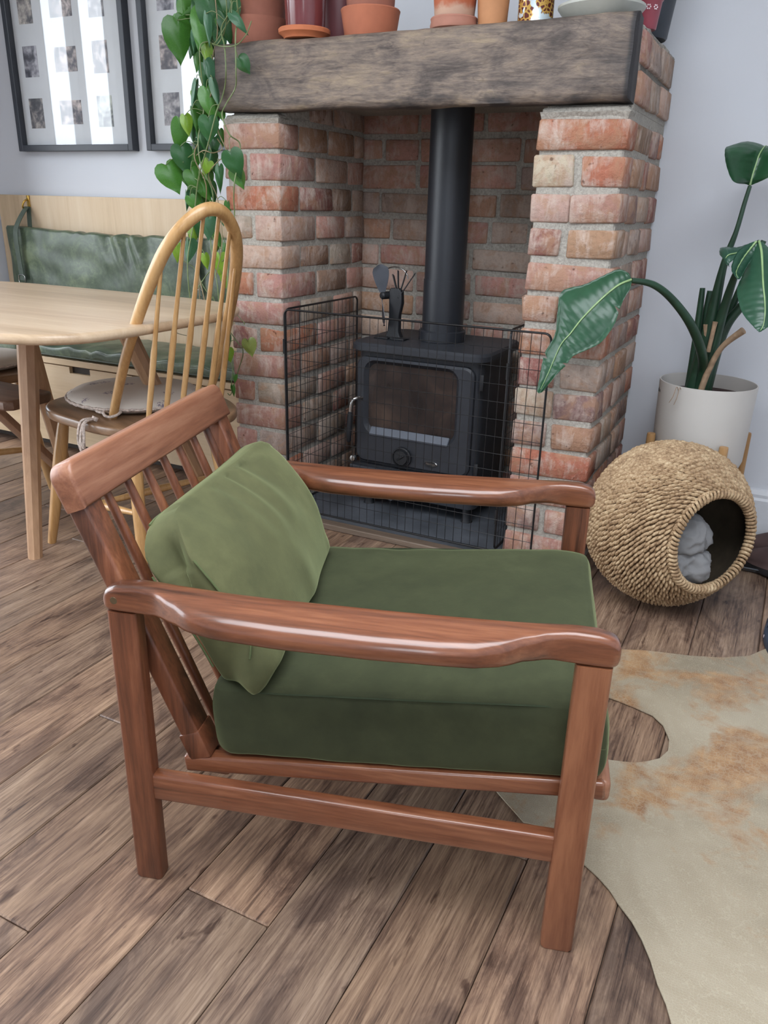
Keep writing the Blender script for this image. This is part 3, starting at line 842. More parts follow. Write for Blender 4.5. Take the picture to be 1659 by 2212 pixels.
def leg_mesh(u0, u1, v0, v1, z1, taper=0.0):
    secs = []
    for z, t in ((0.0, 0.9), (0.004, 1.0), (z1 * 0.5, 1.0), (z1, 1.0)):
        w, d = (u1 - u0) * t, (v1 - v0) * t
        secs.append([Vector(((u0 + u1) / 2 + a, (v0 + v1) / 2 + b, z)) for a, b in rrect(w, d, 0.0055, 4)])
    return secs
VF = 0.565                                             # the far side frame is the near one moved across
for dv in (0, VF):
    loft('leg', leg_mesh(0.0, 0.043, dv, dv + 0.028, 0.471), TEAK_Z, ch, 40)
    loft('leg', leg_mesh(0.6275, 0.672, dv, dv + 0.028, 0.473), TEAK_Z, ch, 40)
    box('side_stretcher', (0.335, dv + 0.0145, 0.1775), (0.592, 0.022, 0.045), TEAK_X, ch, 0.0045, 3)
# arms: rounded sections that flare outwards and dip between the two ends
U_ = [-0.004, 0.0, 0.015, 0.045, 0.075, 0.105, 0.14, 0.18, 0.26, 0.37, 0.45, 0.50, 0.535, 0.565, 0.595, 0.62, 0.65, 0.668, 0.676, 0.679]
vo = [0.004, 0.0, -0.001, -0.002, -0.007, -0.024, -0.045, -0.054, -0.058, -0.058, -0.055, -0.049, -0.038, -0.020, -0.006, -0.001, -0.001, -0.001, 0.001, 0.006]
vi = [0.022, 0.027, 0.029, 0.028, 0.026, 0.023, 0.021, 0.019, 0.018, 0.018, 0.019, 0.020, 0.021, 0.023, 0.026, 0.028, 0.029, 0.029, 0.027, 0.022]
zt = [0.496, 0.503, 0.511, 0.515, 0.515, 0.514, 0.513, 0.512, 0.512, 0.513, 0.514, 0.515, 0.516, 0.517, 0.518, 0.519, 0.518, 0.514, 0.508, 0.500]
zb = [0.475, 0.472, 0.471, 0.471, 0.473, 0.475, 0.476, 0.476, 0.476, 0.477, 0.478, 0.477, 0.477, 0.479, 0.478, 0.474, 0.473, 0.473, 0.475, 0.480]
secs = []
NS = 64
for i in range(NS + 1):
    x = i / NS
    x = 0.5 - 0.5 * math.cos(math.pi * x) * (0.55 + 0.45 * abs(math.cos(math.pi * x)))
    u = U_[0] + (U_[-1] - U_[0]) * x
    k = max(j for j in range(len(U_) - 1) if U_[j] <= u + 1e-9)
    f = (u - U_[k]) / (U_[k + 1] - U_[k])
    if 3 <= k < len(U_) - 5:
        f = f * f * (3 - 2 * f) * 0.5 + f * 0.5
    g = lambda a: a[k] + (a[k + 1] - a[k]) * f
    w, h = g(vi) - g(vo), g(zt) - g(zb)
    bulge = max(0.0, min(1.0, (w - 0.03) / 0.04))
    r = min(0.009 + 0.006 * bulge, w * 0.48, h * 0.48)
    ring = []
    for a, b in rrect(w, h, r, 5):
        # the top falls gently towards the outer edge on the wide part
        z = (g(zt) + g(zb)) / 2 + b + (0.010 * bulge * (a / w) if b > 0 else 0.004 * bulge * (a / w))
        ring.append(Vector((u, (g(vi) + g(vo)) / 2 + a, z)))
    secs.append(ring)
arm = loft('arm', secs, TEAK_X, ch, 60)
arm2 = bpy.data.objects.new('arm', arm.data)
COL.objects.link(arm2)
arm2.parent = ch
arm2.location = (0, VF, 0)
Ms = Matrix.Translation((0.014, 0.0, 0.490)) @ Matrix.Rotation(math.radians(90), 4, 'X')
lathe('screw', [(0.0, 0.001), (0.0052, 0.0012), (0.0056, 0.0), (0.0056, -0.003)], M_BRASS, ch, 14, M=Ms)
# seat frame
zr = lambda u: 0.2105 + 0.097 * (u - 0.14)
for v in (0.045, 0.545):
    bar('seat_rail', (0.080, v, zr(0.080)), (0.690, v, zr(0.69)), 0.024, 0.028, TEAK_X, ch, side=(0, 1, 0), r=0.005, seg=3)
bar('front_rail', (0.684, 0.036, zr(0.684) - 0.003), (0.684, 0.554, zr(0.684) - 0.003), 0.026, 0.034, TEAK_Y, ch, side=(1, 0, 0), r=0.008, seg=3)
bar('rear_rail', (0.125, 0.036, zr(0.11) - 0.004), (0.125, 0.554, zr(0.11) - 0.004), 0.05, 0.024, TEAK_Y, ch, side=(1, 0, 0), r=0.005)
for k in range(4):
    u = 0.22 + 0.12 * k
    bar('seat_slat', (u, 0.05, zr(u) + 0.003), (u, 0.54, zr(u) + 0.003), 0.045, 0.012, TEAK_Y, ch, side=(1, 0, 0), r=0.003)
# back: leaning posts, seven spindles, top rail
BD = Vector((-0.373, 0, 0.928)).normalized()
BN = Vector((0.928, 0, 0.373)).normalized()
P0 = Vector((0.103, 0, 0.228))
def back_pt(t, v, n=0.0):
    return P0 + BD * t + Vector((0, v, 0)) + BN * n
for v in (0.056, 0.534):
    bar('back_post', back_pt(-0.008, v), back_pt(0.408, v), 0.042, 0.030, TEAK_Z, ch, side=(0, 1, 0), r=0.0045, seg=3)
    bar('post_foot', back_pt(-0.012, v), back_pt(0.035, v), 0.046, 0.036, TEAK_Z, ch, side=(0, 1, 0), r=0.004, seg=2)
# top rail: outline with rounded upper corners, given thickness and eased edges
bm = bmesh.new()
ol = [(0.030, 0.402), (0.562, 0.402)]
for cx, a0 in ((0.562 - 0.022, 0), (0.030 + 0.022, 90)):
    for i in range(7):
        t = math.radians(a0 + 15 * i)
        ol.append((cx + 0.022 * math.cos(t), 0.468 - 0.022 + 0.022 * math.sin(t)))
fr_v = [bm.verts.new(back_pt(t, v, -0.016)) for v, t in ol]
fa = bm.faces.new(fr_v)
ex_ = bmesh.ops.extrude_face_region(bm, geom=[fa])
for g_ in ex_['geom']:
    if isinstance(g_, bmesh.types.BMVert):
        g_.co += BN * 0.037
bm.normal_update()
rim_e = [e for e in bm.edges if abs((e.verts[0].co - e.verts[1].co).normalized().dot(BN)) < 0.5]
bmesh.ops.bevel(bm, geom=rim_e, offset=0.006, segments=3, affect='EDGES', profile=0.5, clamp_overlap=True)
bmo('top_rail', bm, TEAK_Y, ch, 40)
for k in range(7):
    v = 0.113 + 0.0607 * k
    pts = [back_pt(t, v) for t in (-0.02, 0.06, 0.2, 0.33, 0.41)]
    tube('spindle', pts, [0.0065, 0.0075, 0.0088, 0.0078, 0.0066], TEAK_Z, ch, 10)

# ------------------------------------------------------------------ green velvet cushions
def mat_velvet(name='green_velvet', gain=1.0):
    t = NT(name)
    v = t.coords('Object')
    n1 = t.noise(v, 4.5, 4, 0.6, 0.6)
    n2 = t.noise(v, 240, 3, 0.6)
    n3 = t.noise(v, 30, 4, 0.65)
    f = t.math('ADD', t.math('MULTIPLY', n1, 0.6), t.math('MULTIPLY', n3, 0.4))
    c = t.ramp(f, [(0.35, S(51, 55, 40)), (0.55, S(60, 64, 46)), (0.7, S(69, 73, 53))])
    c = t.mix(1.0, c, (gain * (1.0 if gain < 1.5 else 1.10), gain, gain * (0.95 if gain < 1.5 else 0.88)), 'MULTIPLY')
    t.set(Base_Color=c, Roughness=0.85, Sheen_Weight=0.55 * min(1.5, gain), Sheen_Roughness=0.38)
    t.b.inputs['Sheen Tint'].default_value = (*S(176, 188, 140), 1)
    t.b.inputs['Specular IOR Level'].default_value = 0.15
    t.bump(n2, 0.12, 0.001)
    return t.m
M_VELVET = mat_velvet()
M_VELVET_LIT = mat_velvet('green_velvet_lit', 2.1)  # the same green velvet with light on the nap put into its colour
M_SEAM = plain('velvet_seam', S(48, 58, 36), 0.9, var=0.1)
rot_ch = Matrix.Translation(ch.location) @ Matrix.Rotation(ARM_RZ, 4, 'Z')
def chw(p):
    return rot_ch @ Vector(p)
# seat cushion: local frame sits on the sloping seat rails
tilt = math.atan(0.097)
um, vm = 0.413, 0.297
base = chw((um, vm, zr(um) + 0.0155))
seatc = root('seat_cushion', base, 'thick dark green velvet seat cushion on the teak armchair', 'cushion', ARM_RZ)
Ml = Matrix.Rotation(-tilt, 4, 'Y') @ Matrix.Translation((0, 0, 0.060))
def seat_shape():
    o = pad('cover', 0.546, 0.522, 0.118, M_VELVET, seatc, Ml, n=40, edge=0.93, sag=0.008, wr=0.005, wscale=7, rnd=0.09, seed=3.0, ear=0.006)
    for v in o.data.vertices:                           # a little crown and a soft front edge
        p = Ml.inverted() @ v.co
        if p.z > 0:
            p.z += 0.010 * math.cos(min(1, abs(p.y) / 0.27) * math.pi / 2) - 0.010 * max(0, (p.x - 0.20) / 0.08) ** 2
        v.co = Ml @ p
    return o
seat_shape()
ring = []
for i in range(160):
    a = 2 * math.pi * i / 160
    c_, s_ = math.cos(a), math.sin(a)
    q = 0.15
    x = math.copysign(abs(c_) ** q, c_) * 0.2735
    y = math.copysign(abs(s_) ** q, s_) * 0.2606
    ring.append(Ml @ Vector((x, y, 0.0530 - 0.010 * max(0, (x - 0.20) / 0.08) ** 2 + 0.003 * mnoise.noise(Vector((x * 9, y * 9, 1))))))
tube('piping', ring, 0.0016, M_SEAM, seatc, 5, closed=True)

# back cushion leaning on the spindles
bl = chw((0.156, 0.262, 0.478))
backc = root('back_cushion', chw((0.114, 0.288, 0.385)), 'green velvet cushion leaning on the armchair back', 'cushion', ARM_RZ)
lean = math.radians(27)
Mb = Matrix.Translation((0, 0, 0.084)) @ Matrix.Rotation(-lean, 4, 'Y')
# pad frame: width along v (y), height along the back (z), thickness along x
Mp = Mb @ Matrix(((0, 0, 1, 0), (1, 0, 0, 0), (0, 1, 0, 0), (0, 0, 0, 1)))
o = pad('cover', 0.465, 0.252, 0.104, M_VELVET_LIT, backc, Mp, n=48, edge=0.78, sag=0.02, wr=0.010, wscale=7, rnd=0.16, seed=9.0, ear=0.0)
inv = Mp.inverted()
for v in o.data.vertices:
    p = inv @ v.co
    # sewn edges: pull the top edge to the back, pinch the near end, spread the foot on the seat
    tpos = p.y / 0.125
    ax_, by_ = (-p.x / 0.2325 - 0.62) / 0.38, (tpos - 0.42) / 0.58
    if ax_ > 0 and by_ > 0:                             # the near upper corner is folded in
        rr_ = math.hypot(ax_, by_)
        if rr_ > 1:
            p.x = -(0.62 + 0.38 * ax_ / rr_) * 0.2325
            p.y = (0.42 + 0.58 * by_ / rr_) * 0.125
            tpos = p.y / 0.125
    if p.x > 0:
        p.z -= 0.034 * min(1, p.x / 0.2) * (0.5 - 0.5 * max(-1, min(1, tpos))) * (1 if p.z > 0 else 0.2)
    p.z = -0.049 + (p.z + 0.049) * (1 - 0.55 * max(0, min(1, tpos)) ** 1.6)
    p.z += 0.010 * max(0, -tpos)
    if p.x < -0.165:
        k = (-0.165 - p.x) / 0.05
        p.y -= 0.008 * k * (1 if tpos < -0.3 else 0)
    if p.x < -0.15:
        g_ = math.exp(-((p.x + 0.215) / 0.035) ** 2 - ((p.y - 0.060) / 0.035) ** 2 - ((p.z + 0.012) / 0.022) ** 2)
        p.x += 0.030 * g_
        e2 = math.exp(-((p.x + 0.222) / 0.024) ** 2 - ((p.y + 0.118) / 0.022) ** 2 - ((p.z - 0.022) / 0.022) ** 2)
        p += Vector((-0.050, -0.022, 0.006)) * e2
    # creases fanning from the top seam
    p.z += 0.0055 * max(0, tpos + 0.2) * (0.4 + 0.6 * abs(math.sin(p.x * 9 + 0.7))) * math.sin(p.x * 70 + 2.6 * math.sin(p.x * 17) + tpos * 2.5) * (1 if p.z > 0 else 0)
    v.co = Mp @ p
sm = []
loc_v = [inv @ v.co for v in o.data.vertices]
for i in range(37):
    x_ = -0.180 + 0.385 * i / 36
    near = [p for p in loc_v if abs(p.x - x_) < 0.012]
    q = max(near, key=lambda p: p.y - 0.9 * p.z)
    sm.append(Vector((x_, q.y, q.z)))
M_SEAM_LIT = plain('velvet_seam_lit', S(84, 94, 58), 0.9, var=0.1)  # seam colour lightened likewise, to go with the lit cover
for sg in (1, -1):                                      # seams round the near gusset
    sp_ = []
    for i in range(25):
        y_ = -0.100 + 0.165 * i / 24
        near = [p for p in loc_v if abs(p.y - y_) < 0.010 and p.x < 0]
        q = max(near, key=lambda p: -p.x + sg * 0.75 * p.z)
        sp_.append(Vector((q.x - 0.0028, y_, q.z + sg * 0.0018)))
    sp_ = [Mp @ ((sp_[max(0, i - 2)] + sp_[max(0, i - 1)] + sp_[i] + sp_[min(24, i + 1)] + sp_[min(24, i + 2)]) / 5) for i in range(25)]
    tube('piping', sp_, 0.0018, M_SEAM_LIT, backc, 6)
sm = [Mp @ ((sm[max(0, i - 1)] + sm[i] + sm[min(36, i + 1)]) / 3) for i in range(37)]
tube('piping', sm, 0.0022, M_SEAM_LIT, backc, 6)

# ------------------------------------------------------------------ dining chairs (hoop-back stick chairs)
ELX = (S(150, 108, 62), S(188, 146, 94), S(208, 170, 120))
ELM_Z = wood('pale_elm_z', *ELX, axis='Z', rough=0.35, coat=0.25)
ELM_S = wood('brown_elm_seat', S(92, 70, 50), S(128, 98, 72), S(152, 122, 92), axis='X', rough=0.38, coat=0.2)
def dining_chair(loc, rz, label, group, seat_w=0.253):
    r = root('dining_chair', loc, label, 'chair', rz, group)
    out = []
    for i in range(72):                                 # x = forward, y = to the sitter's left
        a = 2 * math.pi * i / 72
        c_, s_ = math.cos(a), math.sin(a)
        x = 0.085 + math.copysign(abs(c_) ** 0.62, c_) * 0.265
        wd = seat_w * (0.84 + 0.16 * min(1, max(0, (x + 0.12) / 0.3)))
        y = math.copysign(abs(s_) ** 0.62, s_) * wd
        out.append((x, y))
    prism('seat', out, 0.396, 0.425, ELM_S, r, 0.009, 3)
    for sx, sy, fx, fy in ((0.225, 0.195, 0.252, 0.268), (0.225, -0.195, 0.252, -0.268), (-0.06, 0.125, -0.113, 0.158), (-0.06, -0.125, -0.113, -0.158)):
        a, b = Vector((sx * 0.96, sy, 0.402)), Vector((fx, fy, 0.0))
        pts = [a.lerp(b, t) for t in (0, 0.1, 0.3, 0.55, 0.8, 1.0)]
        tube('leg', pts, [0.0135, 0.0165, 0.020, 0.0185, 0.0155, 0.0125], ELM_Z, r, 12)
    mids = []
    for s in (1, -1):
        a = Vector((0.242, s * 0.241, 0.152))
        b = Vector((-0.091, s * 0.145, 0.165))
        pts = [a.lerp(b, t) for t in (0.03, 0.25, 0.5, 0.75, 0.97)]
        tube('stretcher', pts, [0.0075, 0.011, 0.0125, 0.011, 0.0075], ELM_Z, r, 10)
        mids.append(a.lerp(b, 0.5))
    tube('stretcher', [mids[0].lerp(mids[1], t) for t in (0.03, 0.5, 0.97)], [0.0075, 0.0125, 0.0075], ELM_Z, r, 10)
    ln = math.radians(30)
    upv = Vector((-math.sin(ln), 0, math.cos(ln)))
    def bp(lat, t, n=0.0):
        return Vector((0, lat, 0.423)) + upv * t + Vector((math.cos(ln), 0, math.sin(ln))) * n
    prof = [(0.0, 0.151), (0.1, 0.151), (0.2, 0.149), (0.3, 0.141), (0.38, 0.132), (0.45, 0.121), (0.52, 0.105), (0.575, 0.081), (0.612, 0.052), (0.633, 0.024), (0.638, 0.0)]
    left = [bp(w, t) for t, w in prof]
    right = [bp(-w, t) for t, w in prof[:-1]][::-1]
    pts = catmull(left + right, 5)
    m = len(pts)
    rad = [0.0118 + 0.0045 * min(1, 4 * min(i, m - 1 - i) / m) for i in range(m)]
    tube('back_hoop', pts, rad, ELM_Z, r, 12)
    for k in range(6):
        q = (k - 2.5) / 2.5
        b0 = Vector((-0.142 + 0.016 * q * q, q * 0.113, 0.421))
        wt = q * 0.107
        tt = max(t for t, w in [(x / 100 * 0.638, 0) for x in range(101)] if abs(wt) <= (lambda tv: next(prof[j][1] + (prof[j + 1][1] - prof[j][1]) * (tv - prof[j][0]) / (prof[j + 1][0] - prof[j][0]) for j in range(len(prof) - 1) if prof[j][0] <= tv <= prof[j + 1][0] + 1e-9))(t))
        b1 = bp(wt, tt)
        pts = [b0.lerp(b1, t) for t in (0, 0.2, 0.46, 0.52, 0.75, 1.0)]
        tube('spindle', pts, [0.0070, 0.0080, 0.0086, 0.0066, 0.0056, 0.005], ELM_Z, r, 8)
    return r
CH1 = (-1.58, 1.734, 0)
RZ1 = math.radians(161)
GR = 'hoop-back chairs around the dining table'
dining_chair(CH1, RZ1, 'hoop-back stick chair in pale elm behind the armchair with a round seat pad tied on', 'chair') if False else None
c1 = dining_chair(CH1, RZ1, 'pale elm hoop-back chair with tall spindles standing just behind the armchair', GR)
c2 = dining_chair((-2.60, 1.72, 0), math.radians(78), 'elm hoop-back chair under the table, cut by the left edge', GR)

# ------------------------------------------------------------------ round seat pads with ties
def mat_pad():
    t = NT('printed_cotton')
    v = t.coords('Object')
    vo_ = t.n('ShaderNodeTexVoronoi')
    vo_.inputs['Scale'].default_value = 13
    vo_.inputs['Randomness'].default_value = 0.6
    t.l(v, vo_.inputs['Vector'])
    d = t.math('ADD', vo_.outputs['Distance'], t.math('MULTIPLY', t.noise(v, 110, 3, 0.7), 0.35))
    mask = t.ramp(d, [(0.36, (1, 1, 1)), (0.42, (0, 0, 0))])
    lines = t.ramp(t.noise(v, 160, 2, 0.6), [(0.47, (0, 0, 0)), (0.55, (1, 1, 1))])
    m = t.math('MULTIPLY', mask, lines)
    tint = t.mix(t.noise(v, 9, 1), S(140, 110, 108), S(110, 118, 140))
    c = t.mix(m, S(196, 188, 178), tint)
    t.set(Base_Color=c, Roughness=0.9)
    t.bump(t.noise(v, 350, 2), 0.1, 0.001)
    return t.m
M_PAD = mat_pad()
M_PIPE = plain('printed_piping', S(190, 176, 166), 0.9, nscale=170, var=0.45)
def seat_pad(chair, label, grp, tie):
    M = Matrix.Translation(chair.location) @ Matrix.Rotation(chair.rotation_euler.z, 4, 'Z')
    r = root('seat_pad', M @ Vector((0.150, 0.0, 0.4255)), label, 'cushion', chair.rotation_euler.z, grp)
    prof = [(0.0, 0.001), (0.12, 0.0005), (0.172, 0.004), (0.190, 0.013), (0.193, 0.018), (0.190, 0.024), (0.175, 0.034), (0.14, 0.041), (0.08, 0.045), (0.0, 0.046)]
    o = lathe('cover', [(a, b) for a, b in prof], M_PAD, r, 48, smooth=179)
    for v in o.data.vertices:
        v.co.z += 0.002 * mnoise.noise(v.co * 18) if v.co.z > 0.02 else 0
        v.co.x *= 1.08
    ring = [Vector((0.192 * 1.08 * math.cos(a), 0.193 * math.sin(a), 0.018 + 0.0012 * math.sin(a * 37))) for a in [2 * math.pi * i / 110 for i in range(110)]]
    tube('piping', ring, 0.0048, M_PIPE, r, 6, closed=True)
    if tie:
        pb = Vector((-0.150, 0.151, 0.0))               # hoop foot, in pad coordinates
        loop = [pb + Vector((0.023 * math.cos(a), 0.023 * math.sin(a), 0.012 + 0.004 * math.sin(a * 2))) for a in [2 * math.pi * i / 24 for i in range(24)]]
        tube('tie', loop, 0.0042, M_PIPE, r, 6, closed=True)
        k = pb + Vector((-0.004, 0.046, 0.006))
        for dx, dz, w in ((0.010, -0.085, 0.013), (-0.012, -0.072, 0.012)):
            pts = catmull([k, k + Vector((dx, 0.040, -0.002)), k + Vector((dx * 1.7, 0.052, dz * 0.6)), k + Vector((dx * 0.8, 0.050, dz)), k + Vector((dx * 0.1, 0.052, dz * 0.6)), k + Vector((0, 0.036, -0.004)), k], 6)
            tube('tie', pts, 0.0040, M_PIPE, r, 6)
        tube('tie', [k + Vector((0, 0.004, 0.006)), k + Vector((0, 0.010, -0.004))], 0.009, M_PIPE, r, 8)
        tube('tie', catmull([pb + Vector((0.02, 0.012, 0.012)), pb + Vector((0.05, 0.02, 0.012)), Vector((-0.08, 0.165, 0.018))], 5), 0.004, M_PIPE, r, 6)
    return r
seat_pad(c1, 'round cream printed seat pad tied to the elm chair with its bow hanging down', 'printed seat pads', True)
seat_pad(c2, 'cream seat pad on the chair cut by the left edge of the photo', 'printed seat pads', False)

# ------------------------------------------------------------------ dining table
TBX = wood('pale_table_top', S(162, 136, 108), S(194, 168, 138), S(212, 190, 162), axis='X', rough=0.38, ring=8, coat=0.15)
TBZ = wood('pale_table_leg', S(140, 106, 80), S(172, 136, 104), S(190, 156, 124), axis='Z', rough=0.42, ring=10)
tb = root('dining_table', (-2.10, 1.66, 0), 'pale wooden dining table with rounded end beside the green bench', 'table')
out = []
NOUT = 96
for i in range(NOUT):
    a = 2 * math.pi * i / NOUT
    c_, s_ = math.cos(a), math.sin(a)
    x = math.copysign(abs(c_) ** 0.42, c_) * 0.668
    y = math.copysign(abs(s_) ** 0.42, s_) * 0.425
    a2 = math.radians(-1)
    out.append((x * math.cos(a2) - y * math.sin(a2), 0.005 + x * math.sin(a2) + y * math.cos(a2)))
prism('table_top', out, 0.674, 0.700, TBX, tb, 0.012, 4)
def W(p):
    return Vector(p) - Vector((-2.10, 1.66, 0))
def table_leg(top, foot, w=0.05, w2=0.034):
    a, b = W(top), W(foot)
    ax = Vector((0.90, -0.44, 0))
    ay = Vector((0.44, 0.90, 0))
    secs = []
    for t in (0, 0.25, 0.6, 1.0):
        p = a.lerp(b, t)
        ww = w + (w2 - w) * t
        ring = []
        for k in range(8):                               # chamfered square section
            an = math.pi / 8 + k * math.pi / 4
            q = ww * (0.60 if k % 2 == 0 else 0.60)
            ring.append(p + ax * (q * math.cos(an)) + ay * (q * math.sin(an)))
        secs.append(ring)
    loft('leg', secs, TBZ, tb, 20)
table_leg((-1.93, 1.60, 0.66), (-1.862, 1.462, 0.0))
table_leg((-1.73, 1.76, 0.66), (-1.60, 1.995, 0.0))
table_leg((-2.10, 1.72, 0.66), (-2.215, 1.935, 0.0))
table_leg((-2.36, 1.60, 0.66), (-2.50, 1.40, 0.0))
bar('batten', W((-2.16, 1.59, 0.658)), W((-1.88, 1.61, 0.658)), 0.07, 0.04, TBX, tb, side=(0, 1, 0), r=0.004)
bar('batten', W((-1.82, 1.76, 0.658)), W((-1.66, 1.76, 0.658)), 0.10, 0.04, TBX, tb, side=(0, 1, 0), r=0.010)
bar('batten', W((-2.30, 1.64, 0.658)), W((-2.04, 1.72, 0.658)), 0.07, 0.04, TBX, tb, side=(0, 1, 0), r=0.004)

# low stool with slanted plank legs under the table
stool = root('stool', (-2.26, 1.66, 0), 'brown wooden stool with plank seat half under the table', 'stool')
def St(p):
    return Vector(p) - Vector((-2.26, 1.66, 0))
sv = [(-0.26, -0.10), (0.205, -0.08), (0.225, -0.06), (0.228, 0.07), (0.21, 0.095), (-0.26, 0.13)]
prism('seat', sv, 0.388, 0.42, wood('stool_wood', S(74, 54, 44), S(104, 78, 62), S(124, 98, 78), axis='X', rough=0.5), stool, 0.008, 3)
M_STW = wood('stool_leg_wood', S(116, 84, 62), S(146, 110, 84), S(164, 130, 102), axis='Z', rough=0.5)
bar('leg', St((-2.33, 1.70, 0.392)), St((-2.19, 1.96, 0.0)), 0.05, 0.022, M_STW, stool, side=(1, 0, 0), r=0.003)
bar('leg', St((-2.36, 1.62, 0.392)), St((-2.46, 1.48, 0.0)), 0.05, 0.022, M_STW, stool, side=(1, 0, 0), r=0.003)

# ------------------------------------------------------------------ built-in bench
OAK = (S(176, 146, 108), S(204, 176, 138), S(222, 198, 164))
PLY = wood('bench_ply', S(176, 150, 118), S(204, 180, 148), S(216, 196, 168), axis='Z', rough=0.5, ring=6, streak=4)
PLYX = wood('bench_ply_x', S(178, 152, 118), S(204, 180, 146), S(216, 196, 166), axis='X', rough=0.5, ring=6, streak=4)
M_DARK = plain('bench_shadow_plinth', S(58, 50, 44), 0.7)  # shade of the toe recess and the finger slots, put into a colour
bx0, bx1 = -3.262, -1.625
bench = root('storage_bench', ((bx0 + bx1) / 2, 2.45, 0), 'pale plywood storage bench built along the white wall', 'bench')
def Bn(x, y, z):
    return (x - (bx0 + bx1) / 2, y - 2.45, z)
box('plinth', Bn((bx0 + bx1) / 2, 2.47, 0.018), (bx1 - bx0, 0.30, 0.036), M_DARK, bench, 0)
box('carcass', Bn((bx0 + bx1) / 2, 2.465, 0.198), (bx1 - bx0, 0.35, 0.325), PLYX, bench, 0)
box('seat_board', Bn((bx0 + bx1) / 2, 2.455, 0.3765), (bx1 - bx0, 0.376, 0.025), PLYX, bench, 0.002, 1)
edges = [bx0, -2.75, -2.20, bx1]
for a, b in zip(edges, edges[1:]):
    bm = bmesh.new()
    s0, s1 = b - 0.33, b - 0.22
    if b == edges[1]:
        s0, s1 = a + 0.2, a + 0.31
    if b == bx1:
        s0, s1 = -1.985, -1.875
    for q0, q1, z0, z1 in ((a + 0.002, b - 0.002, 0.037, 0.335), (a + 0.002, s0, 0.335, 0.360), (s1, b - 0.002, 0.335, 0.360)):
        rbox(bm, Bn((q0 + q1) / 2, 2.279, (z0 + z1) / 2), (q1 - q0, 0.018, z1 - z0), 0)
    bmesh.ops.remove_doubles(bm, verts=bm.verts, dist=1e-5)
    bmo('drawer_front', bm, PLYX, bench, 30)
    box('finger_slot_shade', Bn((s0 + s1) / 2, 2.2885, 0.347), (s1 - s0, 0.004, 0.025), M_DARK, bench, 0)  # dark plate standing in for the shade inside the slot
box('back_panel', Bn((bx0 + bx1) / 2 + 0.012, 2.634, 0.69), (bx1 - bx0 - 0.024, 0.024, 0.606), PLY, bench, 0.0015, 1)

def mat_leather():
    t = NT('green_leather')
    v = t.coords('Object')
    n1 = t.noise(v, 9, 5, 0.65, 1.0)
    n2 = t.noise(v, 60, 4, 0.7)
    f = t.math('ADD', t.math('MULTIPLY', n1, 0.7), t.math('MULTIPLY', n2, 0.3))
    c = t.ramp(f, [(0.36, S(52, 64, 50)), (0.52, S(76, 90, 70)), (0.66, S(108, 120, 92))])
    t.set(Base_Color=c, Roughness=t.math('ADD', t.math('MULTIPLY', n2, 0.25), 0.2))
    t.bump(t.math('ADD', t.noise(v, 300, 3), t.math('MULTIPLY', n1, 1.5)), 0.15, 0.002)
    return t.m
M_LEATHER = mat_leather()
M_STRAP = plain('strap_leather', S(72, 84, 72), 0.45, nscale=40)
M_STEEL = plain('polished_metal', S(190, 190, 188), 0.25, 1.0, var=0.05)
M_GOLD = plain('brass', S(196, 160, 84), 0.3, 1.0, var=0.1)

# leather seat cushion, in three lengths
def leather_pad(name, x0, x1, label):
    r = root(name, ((x0 + x1) / 2, 2.43, 0.389), label, 'cushion', 0, 'leather bench seat cushions')
    o = pad('cover', x1 - x0, 0.325, 0.052, M_LEATHER, r, Matrix.Translation((0, 0, 0.027)), n=40, edge=0.72, sag=0.004, wr=0.0, rnd=0.05)
    for v in o.data.vertices:
        p = v.co
        if p.z > 0.02:
            X = p.x + (x0 + x1) / 2
            fr = max(0, -p.y / 0.16)
            p.z += (0.005 * math.sin(X * 50 + 3 * math.sin(X * 13) + p.y * 9) * (0.2 + fr) + 0.006 * mnoise.noise(Vector((X * 16, p.y * 10, 2)))) * (1 - 0.2 * fr)
    ring = [Vector((math.copysign(abs(math.cos(a)) ** 0.08, math.cos(a)) * (x1 - x0) / 2 * 1.0, math.copysign(abs(math.sin(a)) ** 0.08, math.sin(a)) * 0.163, 0.012)) for a in [2 * math.pi * i / 120 for i in range(120)]]
    tube('piping', ring, 0.004, M_STRAP, r, 6, closed=True)
    return r
leather_pad('bench_cushion', -2.80, -1.632, 'long dark green leather seat cushion on the bench behind the chair')
leather_pad('bench_cushion', -3.255, -2.812, 'short dark green leather seat cushion at the left end of the bench')

# hanging leather back cushion with straps
bc = root('bench_back_cushion', (-2.42, 2.575, 0.60), 'green leather back cushion hung by straps on the bench panel', 'cushion')
G0 = pad('cover', 1.40, 0.30, 0.072, M_LEATHER, bc, Matrix.Translation((0, 0.0, 0.115)) @ Matrix.Rotation(math.radians(90), 4, 'X'), n=96, edge=0.55, sag=0.006, wr=0.0, rnd=0.04)
for v in G0.data.vertices:
    p = v.co
    X = p.x
    h = (p.z - 0.115) / 0.15
    fold = math.exp(-((X - 0.02) / 0.42) ** 2)
    p.z += (-0.016 * math.cos(min(1, abs(X) / 0.7) * math.pi / 2) + 0.004 * math.sin(X * 60 + 2 * math.sin(X * 21)) * fold) * max(0, h)
    if p.y < 0:
        p.y += 0.015 * fold * math.sin(X * 40 + 2.4 * math.sin(X * 13 + 0.8 * h) + h * 1.8) * (0.30 + 0.70 * max(0, h)) * (0.6 + 0.4 * math.sin(X * 7 + 1)) + 0.006 * mnoise.noise(Vector((X * 9, h * 2, 1)))
